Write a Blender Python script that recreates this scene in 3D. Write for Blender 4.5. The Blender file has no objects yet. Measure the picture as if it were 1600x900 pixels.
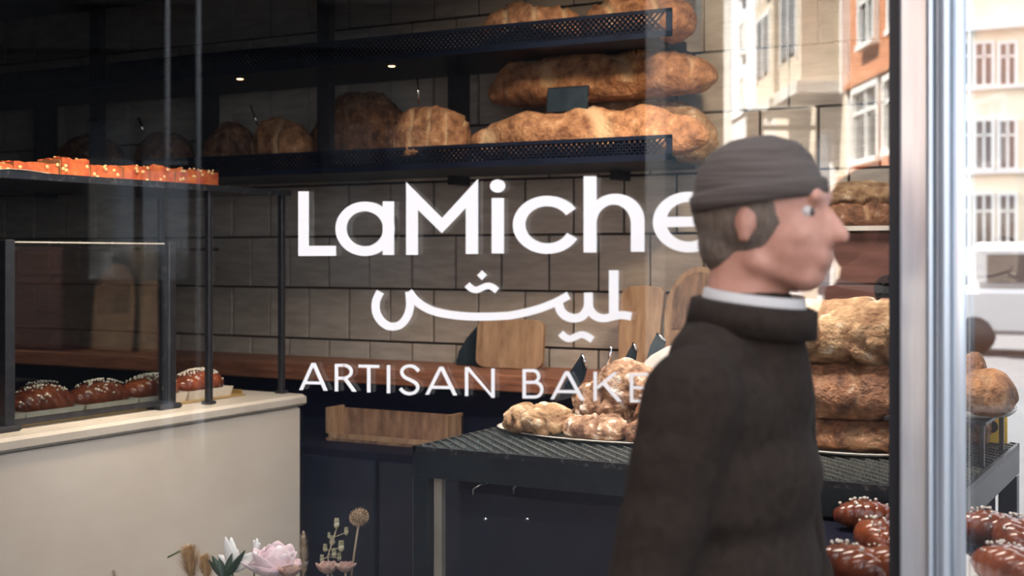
import bpy, bmesh, math, random
from mathutils import Vector, Matrix, noise
import numpy as np
random.seed(4)
SC = bpy.context.scene
COL = SC.collection
PI = math.pi
# ------------------------------------------------------------------ camera, sky, sun, exposure
YAW = math.radians(29.0); FPX = 2050.0; ZC = 1.6; HOR = 400.0
SY, CY = math.sin(YAW), math.cos(YAW)
cam = bpy.data.cameras.new('camera'); camo = bpy.data.objects.new('camera', cam); COL.objects.link(camo)
camo.location = (0, 0, ZC); camo.rotation_euler = (PI/2, 0, YAW)
cam.sensor_width = 36; cam.lens = FPX/1600*36; cam.shift_y = -(450-HOR)/1600
cam.clip_start = 0.05; cam.clip_end = 400
cam.dof.use_dof = True; cam.dof.focus_distance = 3.5; cam.dof.aperture_fstop = 3.6
SC.camera = camo
SC.view_settings.view_transform = 'Standard'; SC.view_settings.look = 'None'
SC.view_settings.exposure = 0.35; SC.view_settings.gamma = 1.0; SC.view_settings.use_curve_mapping = False
w = bpy.data.worlds.new('sky'); SC.world = w; w.use_nodes = True
wn = w.node_tree; bg = wn.nodes['Background']
tc = wn.nodes.new('ShaderNodeTexCoord'); mpn = wn.nodes.new('ShaderNodeMapping'); nz = wn.nodes.new('ShaderNodeTexNoise'); cr = wn.nodes.new('ShaderNodeValToRGB')
mpn.inputs['Scale'].default_value = (1, 1, 2.5); nz.inputs['Scale'].default_value = 2.2; nz.inputs['Detail'].default_value = 6
cr.color_ramp.elements[0].position = .35; cr.color_ramp.elements[0].color = (.60, .74, .95, 1)
cr.color_ramp.elements[1].position = .62; cr.color_ramp.elements[1].color = (1.0, .99, .97, 1)
wn.links.new(tc.outputs['Generated'], mpn.inputs[0]); wn.links.new(mpn.outputs[0], nz.inputs['Vector'])
wn.links.new(nz.outputs['Fac'], cr.inputs[0]); wn.links.new(cr.outputs[0], bg.inputs['Color'])
bg.inputs['Strength'].default_value = 2.7
sun = bpy.data.lights.new('sun', 'SUN'); suno = bpy.data.objects.new('sun', sun); COL.objects.link(suno)
sun.energy = 34; sun.angle = .01; sun.color = (1, .95, .87)
SUND = Vector((-.36, .40, .84)).normalized()
suno.rotation_euler = SUND.to_track_quat('Z', 'Y').to_euler()
def area(name, loc, size, power, color, tgt, spread=PI):
    l = bpy.data.lights.new(name, 'AREA'); o = bpy.data.objects.new(name, l); COL.objects.link(o)
    l.shape = 'RECTANGLE'; l.size, l.size_y = size; l.energy = power; l.color = color; l.spread = spread
    o.location = loc; o.rotation_euler = (Vector(loc)-Vector(tgt)).to_track_quat('Z', 'Y').to_euler()
    return o
# unseen lamps added to brighten the tiles, shelf loaves, table heap and counter
area('ceiling_fill_light', (-1.6, 3.3, 3.15), (1.6, .5), 36, (1, .90, .80), (-1.55, 3.65, 0), 2.0)
area('shelf_wash_light', (-.9, 3.3, 2.9), (.2, .15), 2.8, (1, .74, .50), (-1.95, 4.4, 2.1), .9)
area('table_fill_light', (-1.3, 3.0, 3.15), (.15, .15), 4, (1, .90, .78), (-1.35, 3.55, 1.1), .75)
area('counter_wash_light', (-2.7, 2.9, 3.1), (.4, .2), 6, (1, .82, .62), (-3.35, 3.0, 1.3), 1.0)
# ------------------------------------------------------------------ helpers
def D(u, v=HOR):
    s = (u-800)/FPX; z = (HOR-v)/FPX
    return Vector((-SY+s*CY, CY+s*SY, z))
def aty(u, v, Y):            # point on the vertical plane y = Y seen at (u, v)
    d = D(u, v); return Vector((0, 0, ZC)) + d*(Y/d.y)
def atz(u, v, Z):            # point on the level z = Z
    d = D(u, v); return Vector((0, 0, ZC)) + d*((Z-ZC)/d.z)
def tag(o, label=None, cat=None, group=None, kind=None):
    if label: o['label'] = label
    if cat: o['category'] = cat
    if group: o['group'] = group
    if kind: o['kind'] = kind
    return o
def thing(name, label, cat, loc=(0, 0, 0), rz=0, group=None):
    o = bpy.data.objects.new(name, None); COL.objects.link(o); o.empty_display_size = .05
    o.location = loc; o.rotation_euler = (0, 0, rz)
    return tag(o, label, cat, group)
def setting(name, loc=(0, 0, 0), rz=0):
    o = bpy.data.objects.new(name, None); COL.objects.link(o); o.location = loc; o.rotation_euler = (0, 0, rz)
    o['kind'] = 'structure'; return o
class MB:
    def __init__(s): s.v = []; s.f = []; s.sm = []
    def add(s, V, F, smooth=False):
        b = len(s.v); s.v += [tuple(p) for p in V]; s.f += [[i+b for i in f] for f in F]; s.sm += [smooth]*len(F); return s
    def box(s, x0, x1, y0, y1, z0, z1, M=None, bev=0):
        if bev > 0:
            e = bev
            V = []
            for z, k in ((z0, e), (z0+e, 0), (z1-e, 0), (z1, e)):
                V += [(x0+k+ (e if k == 0 else e), y0+k, z), (x1-k-e, y0+k, z), (x1-k, y0+k+e, z), (x1-k, y1-k-e, z), (x1-k-e, y1-k, z), (x0+k+e, y1-k, z), (x0+k, y1-k-e, z), (x0+k, y0+k+e, z)]
            F = [list(range(7, -1, -1)), list(range(24, 32))]
            for r in range(3):
                for i in range(8):
                    j = (i+1) % 8; F.append([r*8+i, r*8+j, r*8+8+j, r*8+8+i])
        else:
            V = [(x, y, z) for z in (z0, z1) for y in (y0, y1) for x in (x0, x1)]
            F = [(0, 2, 3, 1), (4, 5, 7, 6), (0, 1, 5, 4), (2, 6, 7, 3), (0, 4, 6, 2), (1, 3, 7, 5)]
        if M is not None: V = [M @ Vector(p) for p in V]
        return s.add(V, F)
    def tube(s, pts, r, n=8, cap=True, smooth=True, flat=1.0):
        pts = [Vector(p) for p in pts]; R = r if hasattr(r, '__len__') else [r]*len(pts)
        V = []; F = []; up = None
        for i, p in enumerate(pts):
            t = (pts[min(i+1, len(pts)-1)]-pts[max(i-1, 0)])
            t = t.normalized() if t.length > 1e-9 else Vector((0, 0, 1))
            if up is None: up = t.orthogonal().normalized()
            up = (up - t*up.dot(t)); up = up.normalized() if up.length > 1e-6 else t.orthogonal().normalized()
            b = t.cross(up)
            for k in range(n):
                a = 2*PI*k/n; V.append(p+up*math.cos(a)*R[i]+b*math.sin(a)*R[i]*flat)
        for i in range(len(pts)-1):
            for k in range(n):
                j = (k+1) % n; F.append([i*n+k, i*n+j, (i+1)*n+j, (i+1)*n+k])
        if cap: F += [list(range(n-1, -1, -1)), [(len(pts)-1)*n+k for k in range(n)]]
        return s.add(V, F, smooth)
    def lathe(s, prof, n=24, M=None, smooth=True):
        V = []; F = []
        for r, z in prof:
            for k in range(n):
                a = 2*PI*k/n; V.append(Vector((r*math.cos(a), r*math.sin(a), z)))
        for i in range(len(prof)-1):
            for k in range(n):
                j = (k+1) % n; F.append([i*n+k, i*n+j, (i+1)*n+j, (i+1)*n+k])
        if prof[0][0] > 1e-6: F.append(list(range(n-1, -1, -1)))
        if prof[-1][0] > 1e-6: F.append([(len(prof)-1)*n+k for k in range(n)])
        if M is not None: V = [M @ p for p in V]
        return s.add(V, F, smooth)
    def ball(s, c, r, n=8, M=None):
        rx, ry, rz = r if hasattr(r, '__len__') else (r, r, r); V = []; F = []
        m = max(4, n//2)
        for i in range(1, m):
            th = PI*i/m
            for k in range(n):
                a = 2*PI*k/n; V.append(Vector((rx*math.sin(th)*math.cos(a), ry*math.sin(th)*math.sin(a), rz*math.cos(th))))
        V += [Vector((0, 0, rz)), Vector((0, 0, -rz))]; T = len(V)-2
        for i in range(m-2):
            for k in range(n):
                j = (k+1) % n; F.append([i*n+k, (i+1)*n+k, (i+1)*n+j, i*n+j])
        for k in range(n):
            j = (k+1) % n; F.append([T, k, j]); F.append([T+1, (m-2)*n+j, (m-2)*n+k])
        if M is not None: V = [M @ p for p in V]
        return s.add([p+Vector(c) for p in V], F, True)
    def prism(s, poly, M, depth):      # 2D polygon (x, y) -> M @ (x, y, 0..depth)
        n = len(poly)
        V = [M @ Vector((x, y, 0)) for x, y in poly] + [M @ Vector((x, y, depth)) for x, y in poly]
        F = [list(range(n-1, -1, -1)), list(range(n, 2*n))] + [[i, (i+1) % n, n+(i+1) % n, n+i] for i in range(n)]
        return s.add(V, F)
    def mesh(s, name):
        m = bpy.data.meshes.new(name); m.from_pydata(s.v, [], s.f); m.validate()
        if len(m.polygons) == len(s.sm): m.polygons.foreach_set('use_smooth', s.sm)
        m.update(); return m
    def build(s, name, mat, parent=None, **kw):
        o = bpy.data.objects.new(name, s.mesh(name)); COL.objects.link(o)
        if mat: o.data.materials.append(mat)
        if parent: o.parent = parent
        return tag(o, **kw)
MATS = {}
def mat(name, c1, c2=None, rough=.6, metal=0, scale=8, detail=6, bump=0, spec=.5, stretch=(1, 1, 1), lo=.35, hi=.65, coat=0, c3=None, attr=None, cattr=None, bscale=None, sheen=0):
    if name in MATS: return MATS[name]
    m = bpy.data.materials.new(name); m.use_nodes = True; nt = m.node_tree; N = nt.nodes; K = nt.links
    b = N['Principled BSDF']; b.inputs['Roughness'].default_value = rough; b.inputs['Metallic'].default_value = metal
    b.inputs['Specular IOR Level'].default_value = spec; b.inputs['Coat Weight'].default_value = coat; b.inputs['Coat Roughness'].default_value = .12
    b.inputs['Base Color'].default_value = (*c1, 1)
    if sheen: b.inputs['Sheen Weight'].default_value = sheen
    t = N.new('ShaderNodeTexCoord'); mp = N.new('ShaderNodeMapping'); mp.inputs['Scale'].default_value = stretch
    K.new(t.outputs['Object'], mp.inputs[0])
    info = N.new('ShaderNodeObjectInfo'); addv = N.new('ShaderNodeVectorMath'); addv.operation = 'ADD'
    mul = N.new('ShaderNodeMath'); mul.operation = 'MULTIPLY'; mul.inputs[1].default_value = 37.0
    K.new(info.outputs['Random'], mul.inputs[0]); K.new(mp.outputs[0], addv.inputs[0]); K.new(mul.outputs[0], addv.inputs[1])
    n = N.new('ShaderNodeTexNoise'); n.inputs['Scale'].default_value = scale; n.inputs['Detail'].default_value = detail; n.inputs['Roughness'].default_value = .62
    K.new(addv.outputs[0], n.inputs['Vector'])
    if c2:
        r = N.new('ShaderNodeValToRGB'); e = r.color_ramp.elements
        e[0].position = lo; e[0].color = (*c1, 1); e[1].position = hi; e[1].color = (*c2, 1)
        if c3: x = e.new(min(.99, hi+.12)); x.color = (*c3, 1)
        K.new(n.outputs['Fac'], r.inputs[0]); src = r.outputs[0]
        if attr:
            at = N.new('ShaderNodeAttribute'); at.attribute_name = attr; mx = N.new('ShaderNodeMix'); mx.data_type = 'RGBA'
            K.new(at.outputs['Fac'], mx.inputs['Factor']); K.new(src, mx.inputs[6]); mx.inputs[7].default_value = (*cattr, 1); src = mx.outputs[2]
        K.new(src, b.inputs['Base Color'])
    if bump:
        bp = N.new('ShaderNodeBump'); bp.inputs['Strength'].default_value = bump; bp.inputs['Distance'].default_value = .01
        n2 = n
        if bscale:
            n2 = N.new('ShaderNodeTexNoise'); n2.inputs['Scale'].default_value = bscale; n2.inputs['Detail'].default_value = 5; K.new(addv.outputs[0], n2.inputs['Vector'])
        K.new(n2.outputs['Fac'], bp.inputs['Height']); K.new(bp.outputs[0], b.inputs['Normal'])
    MATS[name] = m; return m
def glassmat(name, ior, tint=(1, 1, 1), gain=1.0):
    m = bpy.data.materials.new(name); m.use_nodes = True; nt = m.node_tree; N = nt.nodes; K = nt.links
    N.remove(N['Principled BSDF']); out = N['Material Output']
    tr = N.new('ShaderNodeBsdfTransparent'); tr.inputs[0].default_value = (*tint, 1)
    gl = N.new('ShaderNodeBsdfGlossy'); gl.inputs['Roughness'].default_value = 0.0
    ge = N.new('ShaderNodeNewGeometry'); dp = N.new('ShaderNodeVectorMath'); dp.operation = 'DOT_PRODUCT'
    K.new(ge.outputs['Incoming'], dp.inputs[0]); K.new(ge.outputs['Normal'], dp.inputs[1])
    def mth(op, a_, b_=None):
        q = N.new('ShaderNodeMath'); q.operation = op
        for i_, x_ in enumerate((a_, b_)):
            if x_ is None: continue
            if isinstance(x_, (int, float)): q.inputs[i_].default_value = x_
            else: K.new(x_, q.inputs[i_])
        return q.outputs[0]
    f0 = ((ior-1)/(ior+1))**2     # Schlick's approximation, the same from both sides of the sheet
    sch = mth('ADD', mth('MULTIPLY', mth('POWER', mth('SUBTRACT', 1.0, mth('ABSOLUTE', dp.outputs['Value'])), 5.0), 1-f0), f0)
    g = N.new('ShaderNodeMath'); g.operation = 'MULTIPLY'; g.inputs[1].default_value = gain; g.use_clamp = True
    mx = N.new('ShaderNodeMixShader'); K.new(sch, g.inputs[0]); K.new(g.outputs[0], mx.inputs[0])
    K.new(tr.outputs[0], mx.inputs[1]); K.new(gl.outputs[0], mx.inputs[2]); K.new(mx.outputs[0], out.inputs[0])
    return m
GLASS = glassmat('window_glass', 1.55, gain=2.6)
GUARD = glassmat('guard_glass', 1.5, (.93, .96, .95), gain=2.6)
FARGLASS = mat('far_pane', (.05, .06, .07), rough=.05, spec=.9)
navy = mat('navy_metal', (.003, .006, .018), (.007, .013, .030), rough=.45, scale=5, bump=.05, spec=.3)
blacksteel = mat('black_steel', (.012, .013, .018), (.035, .036, .042), rough=.38, scale=30, spec=.6, lo=.45, hi=.75)
wornsteel = mat('worn_steel', (.03, .035, .045), (.16, .16, .16), rough=.4, metal=.6, scale=40, lo=.55, hi=.72)
navycab = mat('navy_cabinet', (.002, .003, .014), (.004, .006, .022), rough=.6, scale=3, spec=.15)
greensteel = mat('green_grey_steel', (.008, .017, .026), (.018, .032, .042), rough=.35, metal=.4, scale=9)
tile_m = mat('tile_glaze', (.40, .36, .31), (.54, .49, .425), rough=.42, scale=6, stretch=(1, 1, 5), bump=.25, bscale=22, spec=.4)
grout_m = mat('grout', (.045, .032, .025), (.07, .05, .04), rough=.95)
cream_m = mat('cream_panel', (.64, .565, .48), (.72, .65, .565), rough=.45, scale=2.2, stretch=(1, 1, 1.6), bump=.12, bscale=9)
slab_m = mat('cream_slab', (.56, .50, .42), (.66, .60, .52), rough=.35, scale=4)
wood_red = mat('worktop_wood', (.16, .058, .032), (.36, .15, .08), rough=.5, scale=5, stretch=(1, 9, 9), bump=.15)
wood_tan = mat('board_wood', (.26, .15, .085), (.44, .29, .17), rough=.6, scale=5, stretch=(7, 7, 1), bump=.15)
wood_dark = mat('dark_wood', (.10, .055, .035), (.34, .20, .12), rough=.7, scale=6, stretch=(4, 4, 1), bump=.2)
crate_m = mat('crate_wood', (.11, .042, .032), (.18, .075, .056), rough=.6, scale=5, stretch=(1, 6, 8), bump=.12)
paper_m = mat('baking_paper', (.66, .60, .50), (.80, .76, .68), rough=.8, scale=12, bump=.1)
gold_m = mat('gold_board', (.42, .28, .10), (.60, .42, .18), rough=.35, metal=.4, scale=12)
white_m = mat('vinyl_white', (.93, .93, .93), rough=.5)
plate_m = mat('plate_glaze', (.62, .58, .50), (.74, .71, .64), rough=.25, scale=10)
chrome = mat('brushed_aluminium', (.52, .57, .62), (.70, .74, .79), rough=.3, metal=.55, scale=2, stretch=(20, 20, 1))
chrome2 = mat('satin_aluminium', (.46, .50, .55), (.60, .64, .68), rough=.32, metal=.6, scale=3, stretch=(30, 30, 1))
gasket = mat('black_gasket', (.012, .012, .016), rough=.6)
floor_m = mat('dark_floor', (.015, .015, .020), (.025, .024, .03), rough=.5, scale=4)
ceil_m = mat('dark_ceiling', (.012, .013, .018), (.02, .021, .027), rough=.8, scale=4)
wall_m = mat('dark_wall', (.02, .023, .032), (.03, .034, .044), rough=.8, scale=3)
crust = mat('bread_crust', (.15, .055, .020), (.46, .225, .10), rough=.75, scale=22, bump=1.0, bscale=75, c3=(.62, .40, .23), attr='score', cattr=(.56, .37, .20), lo=.32, hi=.6)
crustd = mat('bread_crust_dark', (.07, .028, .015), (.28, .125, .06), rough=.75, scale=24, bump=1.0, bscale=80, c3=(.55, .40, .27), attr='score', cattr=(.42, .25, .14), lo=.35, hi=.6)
crustf = mat('bread_crust_floured', (.08, .032, .016), (.34, .20, .12), rough=.85, scale=22, bump=1.0, bscale=70, c3=(.78, .72, .64), attr='score', cattr=(.16, .08, .045), lo=.36, hi=.54)
crustp = mat('bread_crust_pale', (.17, .085, .038), (.42, .27, .145), rough=.85, scale=18, bump=1.0, bscale=60, c3=(.76, .66, .52), attr='score', cattr=(.20, .095, .05), lo=.35, hi=.58)
flourg = mat('flour_grey_crust', (.27, .24, .22), (.42, .39, .36), rough=.9, scale=8, bump=.3, bscale=50)
bunm = mat('bun_glaze', (.10, .020, .010), (.36, .085, .028), rough=.28, scale=9, bump=.15, coat=.5, lo=.35, hi=.68)
sugar = mat('pearl_sugar', (.80, .74, .64), rough=.5)
cakem = mat('red_cake', (.34, .05, .018), (.58, .15, .045), rough=.5, scale=22, bump=.3, bscale=60, c3=(.85, .52, .22), lo=.35, hi=.62)
cakec = mat('cake_cut_side', (.28, .15, .06), (.42, .26, .12), rough=.8, scale=40)
nut_m = mat('almond_chip', (.75, .48, .22), rough=.6)
slate = mat('slate_tag', (.012, .022, .032), (.03, .045, .055), rough=.3, scale=9)
steel = mat('bright_steel', (.75, .76, .78), rough=.15, metal=1)
# ------------------------------------------------------------------ key planes
G = 2.2; W = 4.84; TAB = 1.07; WT = 1.14
XE = -.98            # right end of the tiled wall
# ------------------------------------------------------------------ ground and shop shell
MB().box(-60, 60, -60, 80, -.40, -.12).build('floor_street', mat('asphalt', (.008, .009, .013), (.014, .015, .020), rough=.9, scale=2), kind='structure')
MB().box(-30, 12, -2.6, G-.1, -.12, 0).build('floor_pavement', mat('pavement', (.014, .015, .019), (.024, .025, .030), rough=.85, scale=3), kind='structure')
MB().box(-6.4, 2.2, G-.1, W+.24, -.12, 0).build('floor', floor_m, kind='structure')
MB().box(-6.4, 2.2, G+.02, W+.2, 3.3, 3.4).build('ceiling', ceil_m, kind='structure')
MB().box(-6.4, -6.2, G+.02, W+.2, 0, 3.3).build('wall_left', wall_m, kind='structure')
MB().box(2.0, 2.2, G+.02, W+.2, 0, 3.3).build('wall_right', wall_m, kind='structure')
# street front: header above the glass, plinth under it, left pier and upper block shaped to give shade
MB().box(-6.4, 2.2, G-.1, G+.02, 2.62, 3.4).build('wall_front', navy, kind='structure')
MB().box(-6.4, 2.2, G-.1, G+.02, 0, .42).build('trim_2', navy, kind='structure')
MB().box(-6.4, -2.85, G-.1, G+.02, .42, 2.62).build('wall_front_shade', navy, kind='structure')  # unseen pier, widened to cut daylight on the shop's left side
MB().box(-60, 9, G-.1, 5.1, 3.4, 27).build('wall_upper_shade', mat('upper_render', (.20, .20, .21), (.26, .26, .27), rough=.9), kind='structure')  # unseen block, made tall and long so its shadow covers the street
# shop windows
def pane(name, x0, x1, y, z0, z1):
    w_ = setting(name)
    MB().box(x0, x1, y-.004, y+.004, z0, z1).build('glass_pane', None, w_)
    w_.children[0].data.materials.append(GLASS)
    fr = MB(); fr.box(x0-.04, x1+.04, y-.02, y+.02, z1, z1+.05); fr.box(x0-.04, x1+.04, y-.02, y+.02, z0-.05, z0)
    fr.build('window_frame', blacksteel, w_)
    return w_
PX0 = aty(1417, 400, G).x; PX1 = aty(1511, 400, G-.02).x
pane('window_1', -2.81, PX0, G, .47, 2.57)
pane('window_2', PX1, 1.9, G, .47, 2.57)
# aluminium mullion (trim) between the two panes
tr = setting('trim_1', (PX0, G, 0)); PW = PX1-PX0
MB().box(-.022, -.002, -.03, .02, .3, 2.7).build('gasket', gasket, tr)
MB().box(0, PW*.46, -.055, .03, .3, 2.7, bev=.004).build('flat_face', chrome, tr)
MB().box(PW*.47, PW*.56, -.075, .03, .3, 2.7, bev=.004).build('rib', chrome2, tr)
MB().box(PW*.57, PW*.66, -.06, .03, .3, 2.7, bev=.004).build('rib', chrome2, tr)
MB().box(PW*.67, PW*.80, -.07, .03, .3, 2.7, bev=.006).build('rib', chrome2, tr)
MB().tube([(PW*.90, -.035, .3), (PW*.90, -.035, 2.7)], .0115, 16).build('round_bead', chrome, tr)
# ------------------------------------------------------------------ tiled back wall
wb = setting('wall_back')
MB().box(-6.4, XE, W+.012, W+.2, 0, 3.3).build('wall_core', grout_m, wb)
TW, TH, GAP = .2265, .2347, .010
full = MB().box(-TW/2+GAP/2, TW/2-GAP/2, -.006, .010, -TH/2+GAP/2, TH/2-GAP/2, bev=.0018).mesh('tile')
full.materials.append(tile_m)
for r in range(-1, 7):
    z0 = 1.689+TH*(r-2)+0.0
    off = 0 if (r % 2) else TW/2
    off += 0
    k0 = int((-6.3+2.732)/TW)
    for k in range(-16, 9):
        xc = -2.732+TW*(k+.5)+off
        if xc-TW/2 > XE-.02 or xc < -6.15: continue
        zc = z0+TH/2
        if zc+TH/2 > 3.28: continue
        if xc+TW/2 > XE:
            o = MB().box(xc-TW/2+GAP/2, XE, W-.006, W+.010, zc-TH/2+GAP/2, zc+TH/2-GAP/2, bev=.0018).build('tile', tile_m, wb); continue
        o = bpy.data.objects.new('tile', full); COL.objects.link(o); o.parent = wb
        o.location = (xc, W+random.uniform(-.0012, .0012), zc); o.rotation_euler = (random.uniform(-.004, .004), 0, random.uniform(-.005, .005))
MB().box(XE, 2.0, W+.012, W+.2, 0, .6).build('wall_back_low', wall_m, kind='structure')
MB().box(XE, 2.0, W+.012, W+.2, 3.0, 3.3).build('wall_back_high', wall_m, kind='structure')
w3 = setting('window_3')
MB().box(XE+.05, 1.95, W+.09, W+.10, .65, 2.95).build('glass_pane', glassmat('back_glass', 1.45), w3)
fr = MB(); fr.box(XE, XE+.05, W+.05, W+.14, .6, 3.0); fr.box(1.95, 2.0, W+.05, W+.14, .6, 3.0); fr.box(XE+.05, 1.95, W+.05, W+.14, .6, .65); fr.box(XE+.05, 1.95, W+.05, W+.14, 2.95, 3.0)
fr.build('window_frame', blacksteel, w3)
# ------------------------------------------------------------------ back worktop with cabinets and boards
YF = 4.42
bc = thing('back_counter', 'long reddish wooden worktop on dark cabinets along the tiled wall', 'counter', (-3.6, 4.6, 0))
def relbox(par, name, m, x0, x1, y0, y1, z0, z1, bev=0, **kw):
    L = par.location
    return MB().box(x0-L.x, x1-L.x, y0-L.y, y1-L.y, z0-L.z, z1-L.z, bev=bev).build(name, m, par, **kw)
relbox(bc, 'worktop', wood_red, -5.9, -1.0, YF, W-.01, WT-.065, WT, .004, label='reddish wooden worktop')
relbox(bc, 'cabinet_body', navycab, -5.9, -1.02, YF+.06, W-.01, .02, WT-.065)
for i in range(6):
    xa = -5.85+i*.8
    relbox(bc, 'cabinet_door', navy, xa, xa+.78, YF+.035, YF+.06, .12, .78, .004)
# ------------------------------------------------------------------ cream service counter
SX = -3.13
ct = thing('service_counter', 'cream panelled service counter with thick pale top at left', 'counter', (-3.6, 3.1, 0))
relbox(ct, 'counter_body', cream_m, -3.95, SX-.012, 2.32, 4.00, .02, TAB-.047, .006)
relbox(ct, 'counter_top', slab_m, -3.97, SX, 2.30, 4.03, TAB-.043, TAB, .010)
# glass guard on the counter: two thick posts with feet and a pane between them
gx = -3.275
gg = thing('glass_guard', 'glass guard pane between two thick dark posts on the cream counter', 'glass guard', (gx, 3.1, TAB))
for y in (2.735, 3.425):
    relbox(gg, 'post', blacksteel, gx-.026, gx+.026, y-.018, y+.018, TAB, 1.65, .003)
    relbox(gg, 'foot', blacksteel, gx-.035, gx+.045, y-.075, y+.03, TAB, TAB+.018, .005)
relbox(gg, 'edge_strip', wornsteel, gx+.012, gx+.020, 3.385, 3.400, TAB+.02, 1.64)
relbox(gg, 'glass_pane', GUARD, gx+.002, gx+.010, 2.76, 3.40, TAB+.03, 1.64)
relbox(gg, 'edge_strip', plate_m, gx+.001, gx+.011, 2.76, 3.40, 1.6405, 1.645)
relbox(gg, 'bottom_rail', blacksteel, gx-.003, gx+.014, 2.76, 3.40, TAB+.012, TAB+.03)
# display rack: thin posts carrying a top shelf
dr = thing('display_rack', 'dark steel rack of thin posts with a top shelf above the counter', 'rack', (-3.5, 3.1, TAB))
for x, y in ((-3.225, 3.58), (-3.235, 4.0), (-3.225, 2.36), (-3.86, 4.0), (-3.86, 2.36)):
    relbox(dr, 'post', blacksteel, x-.011, x+.011, y-.011, y+.011, TAB+.006, 1.835, .002)
    relbox(dr, 'foot', blacksteel, x-.02, x+.02, y-.02, y+.02, TAB, TAB+.012, .003)
relbox(dr, 'top_shelf', blacksteel, -3.87, -3.21, 2.33, 4.02, 1.835, 1.85)
relbox(dr, 'shelf_rail', wornsteel, -3.212, -3.204, 2.33, 4.02, 1.832, 1.854, label='worn bright front rail')
relbox(dr, 'inner_shelf', blacksteel, -3.87, -3.55, 2.33, 4.0, 1.62, 1.632)
# ------------------------------------------------------------------ bread maker
def loafmesh(name, L, Wd, H, seed, m, kind='batard', scores=0, ang=.6, lump=.05, crack=0, bend=0, nu=76, nv=38, p=2.4, taper=0):
    V = []; S = []
    off = Vector((seed*7.3, seed*3.1, seed*1.7))
    for i in range(nu+1):
        a = PI*i/nu; cx = -math.cos(a); sx = math.copysign(abs(cx)**.85, cx)
        r = max(0, 1-abs(sx)**p)**(1/2.0)
        r *= 1-taper*sx*.5
        for k in range(nv):
            b = 2*PI*k/nv; cb, sb = math.cos(b), math.sin(b)
            y = math.copysign(abs(cb)**.9, cb)*r; z = sb*r
            if z < 0: z = -min(-z, 1)**.6*.55 if False else z*.55
            P = Vector((sx*L/2, y*Wd/2, z*H*.645))
            N_ = Vector((sx*.4, y, z)); N_ = N_.normalized() if N_.length > 0 else Vector((0, 0, 1))
            q = P*(3.2/ max(.08, Wd)) * .5
            d = noise.fractal(q+off, 1.0, 2.0, 4)*lump*Wd
            d += noise.fractal(q*5+off, 1.0, 2.0, 3)*lump*Wd*.10
            if crack:
                rg = 1-abs(noise.noise(q*1.7+off*2)); rg = max(0, rg-.86)/.14
                d -= rg*crack*Wd*.10
            sc = 0.0
            if scores and z > -.05:
                c = (P.x*math.cos(ang)+P.y*math.sin(ang))/(L*.92)*scores
                f = abs((c+.5) % 1-.5)
                wob = .10+.03*noise.noise(q*2+off)
                if f < wob and abs(sx) < .86:
                    g = 1-f/wob; d -= g*.055*Wd; sc = min(1, g*1.6)
                elif f < wob*1.6: d += .02*Wd
            if crack: sc = max(sc, rg*min(1, crack))
            P += N_*d
            P.z += bend*(sx*sx)*H
            V.append(P); S.append(sc)
    zmin = -H*.355*.80
    for P in V:
        if P.z < zmin: P.z = zmin+(P.z-zmin)*.08
    z0 = min(P.z for P in V)
    F = []
    for i in range(nu):
        for k in range(nv):
            j = (k+1) % nv; F.append((i*nv+k, i*nv+j, (i+1)*nv+j, (i+1)*nv+k))
    F.append(tuple(range(nv-1, -1, -1))); F.append(tuple(nu*nv+k for k in range(nv)))
    me = bpy.data.meshes.new(name); me.from_pydata([(P.x, P.y, P.z-z0) for P in V], [], F)
    me.polygons.foreach_set('use_smooth', [True]*len(me.polygons))
    at = me.attributes.new('score', 'FLOAT', 'POINT'); at.data.foreach_set('value', S)
    me.materials.append(m); me.update(); return me
SEED = [0]
def loaf(name, label, u0, u1, vt, vb, Y, m=None, group=None, depth=None, rz=0, zb=None, tilt=0, rx=0, cat='bread', **kw):
    SEED[0] += 1
    a = aty(u0, vt, Y); b = aty(u1, vt, Y); um = (u0+u1)/2
    zt = aty(um, vt, Y).z; z_b = zb if zb is not None else aty(um, vb, Y).z
    L = b.x-a.x; H = zt-z_b
    me = loafmesh(name, L, depth or min(L, H*1.7), H, SEED[0], m or crust, **kw)
    o = bpy.data.objects.new(name, me); COL.objects.link(o)
    o.location = ((a.x+b.x)/2, Y, z_b); o.rotation_euler = (rx, tilt, rz)
    return tag(o, label, cat, group)
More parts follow.
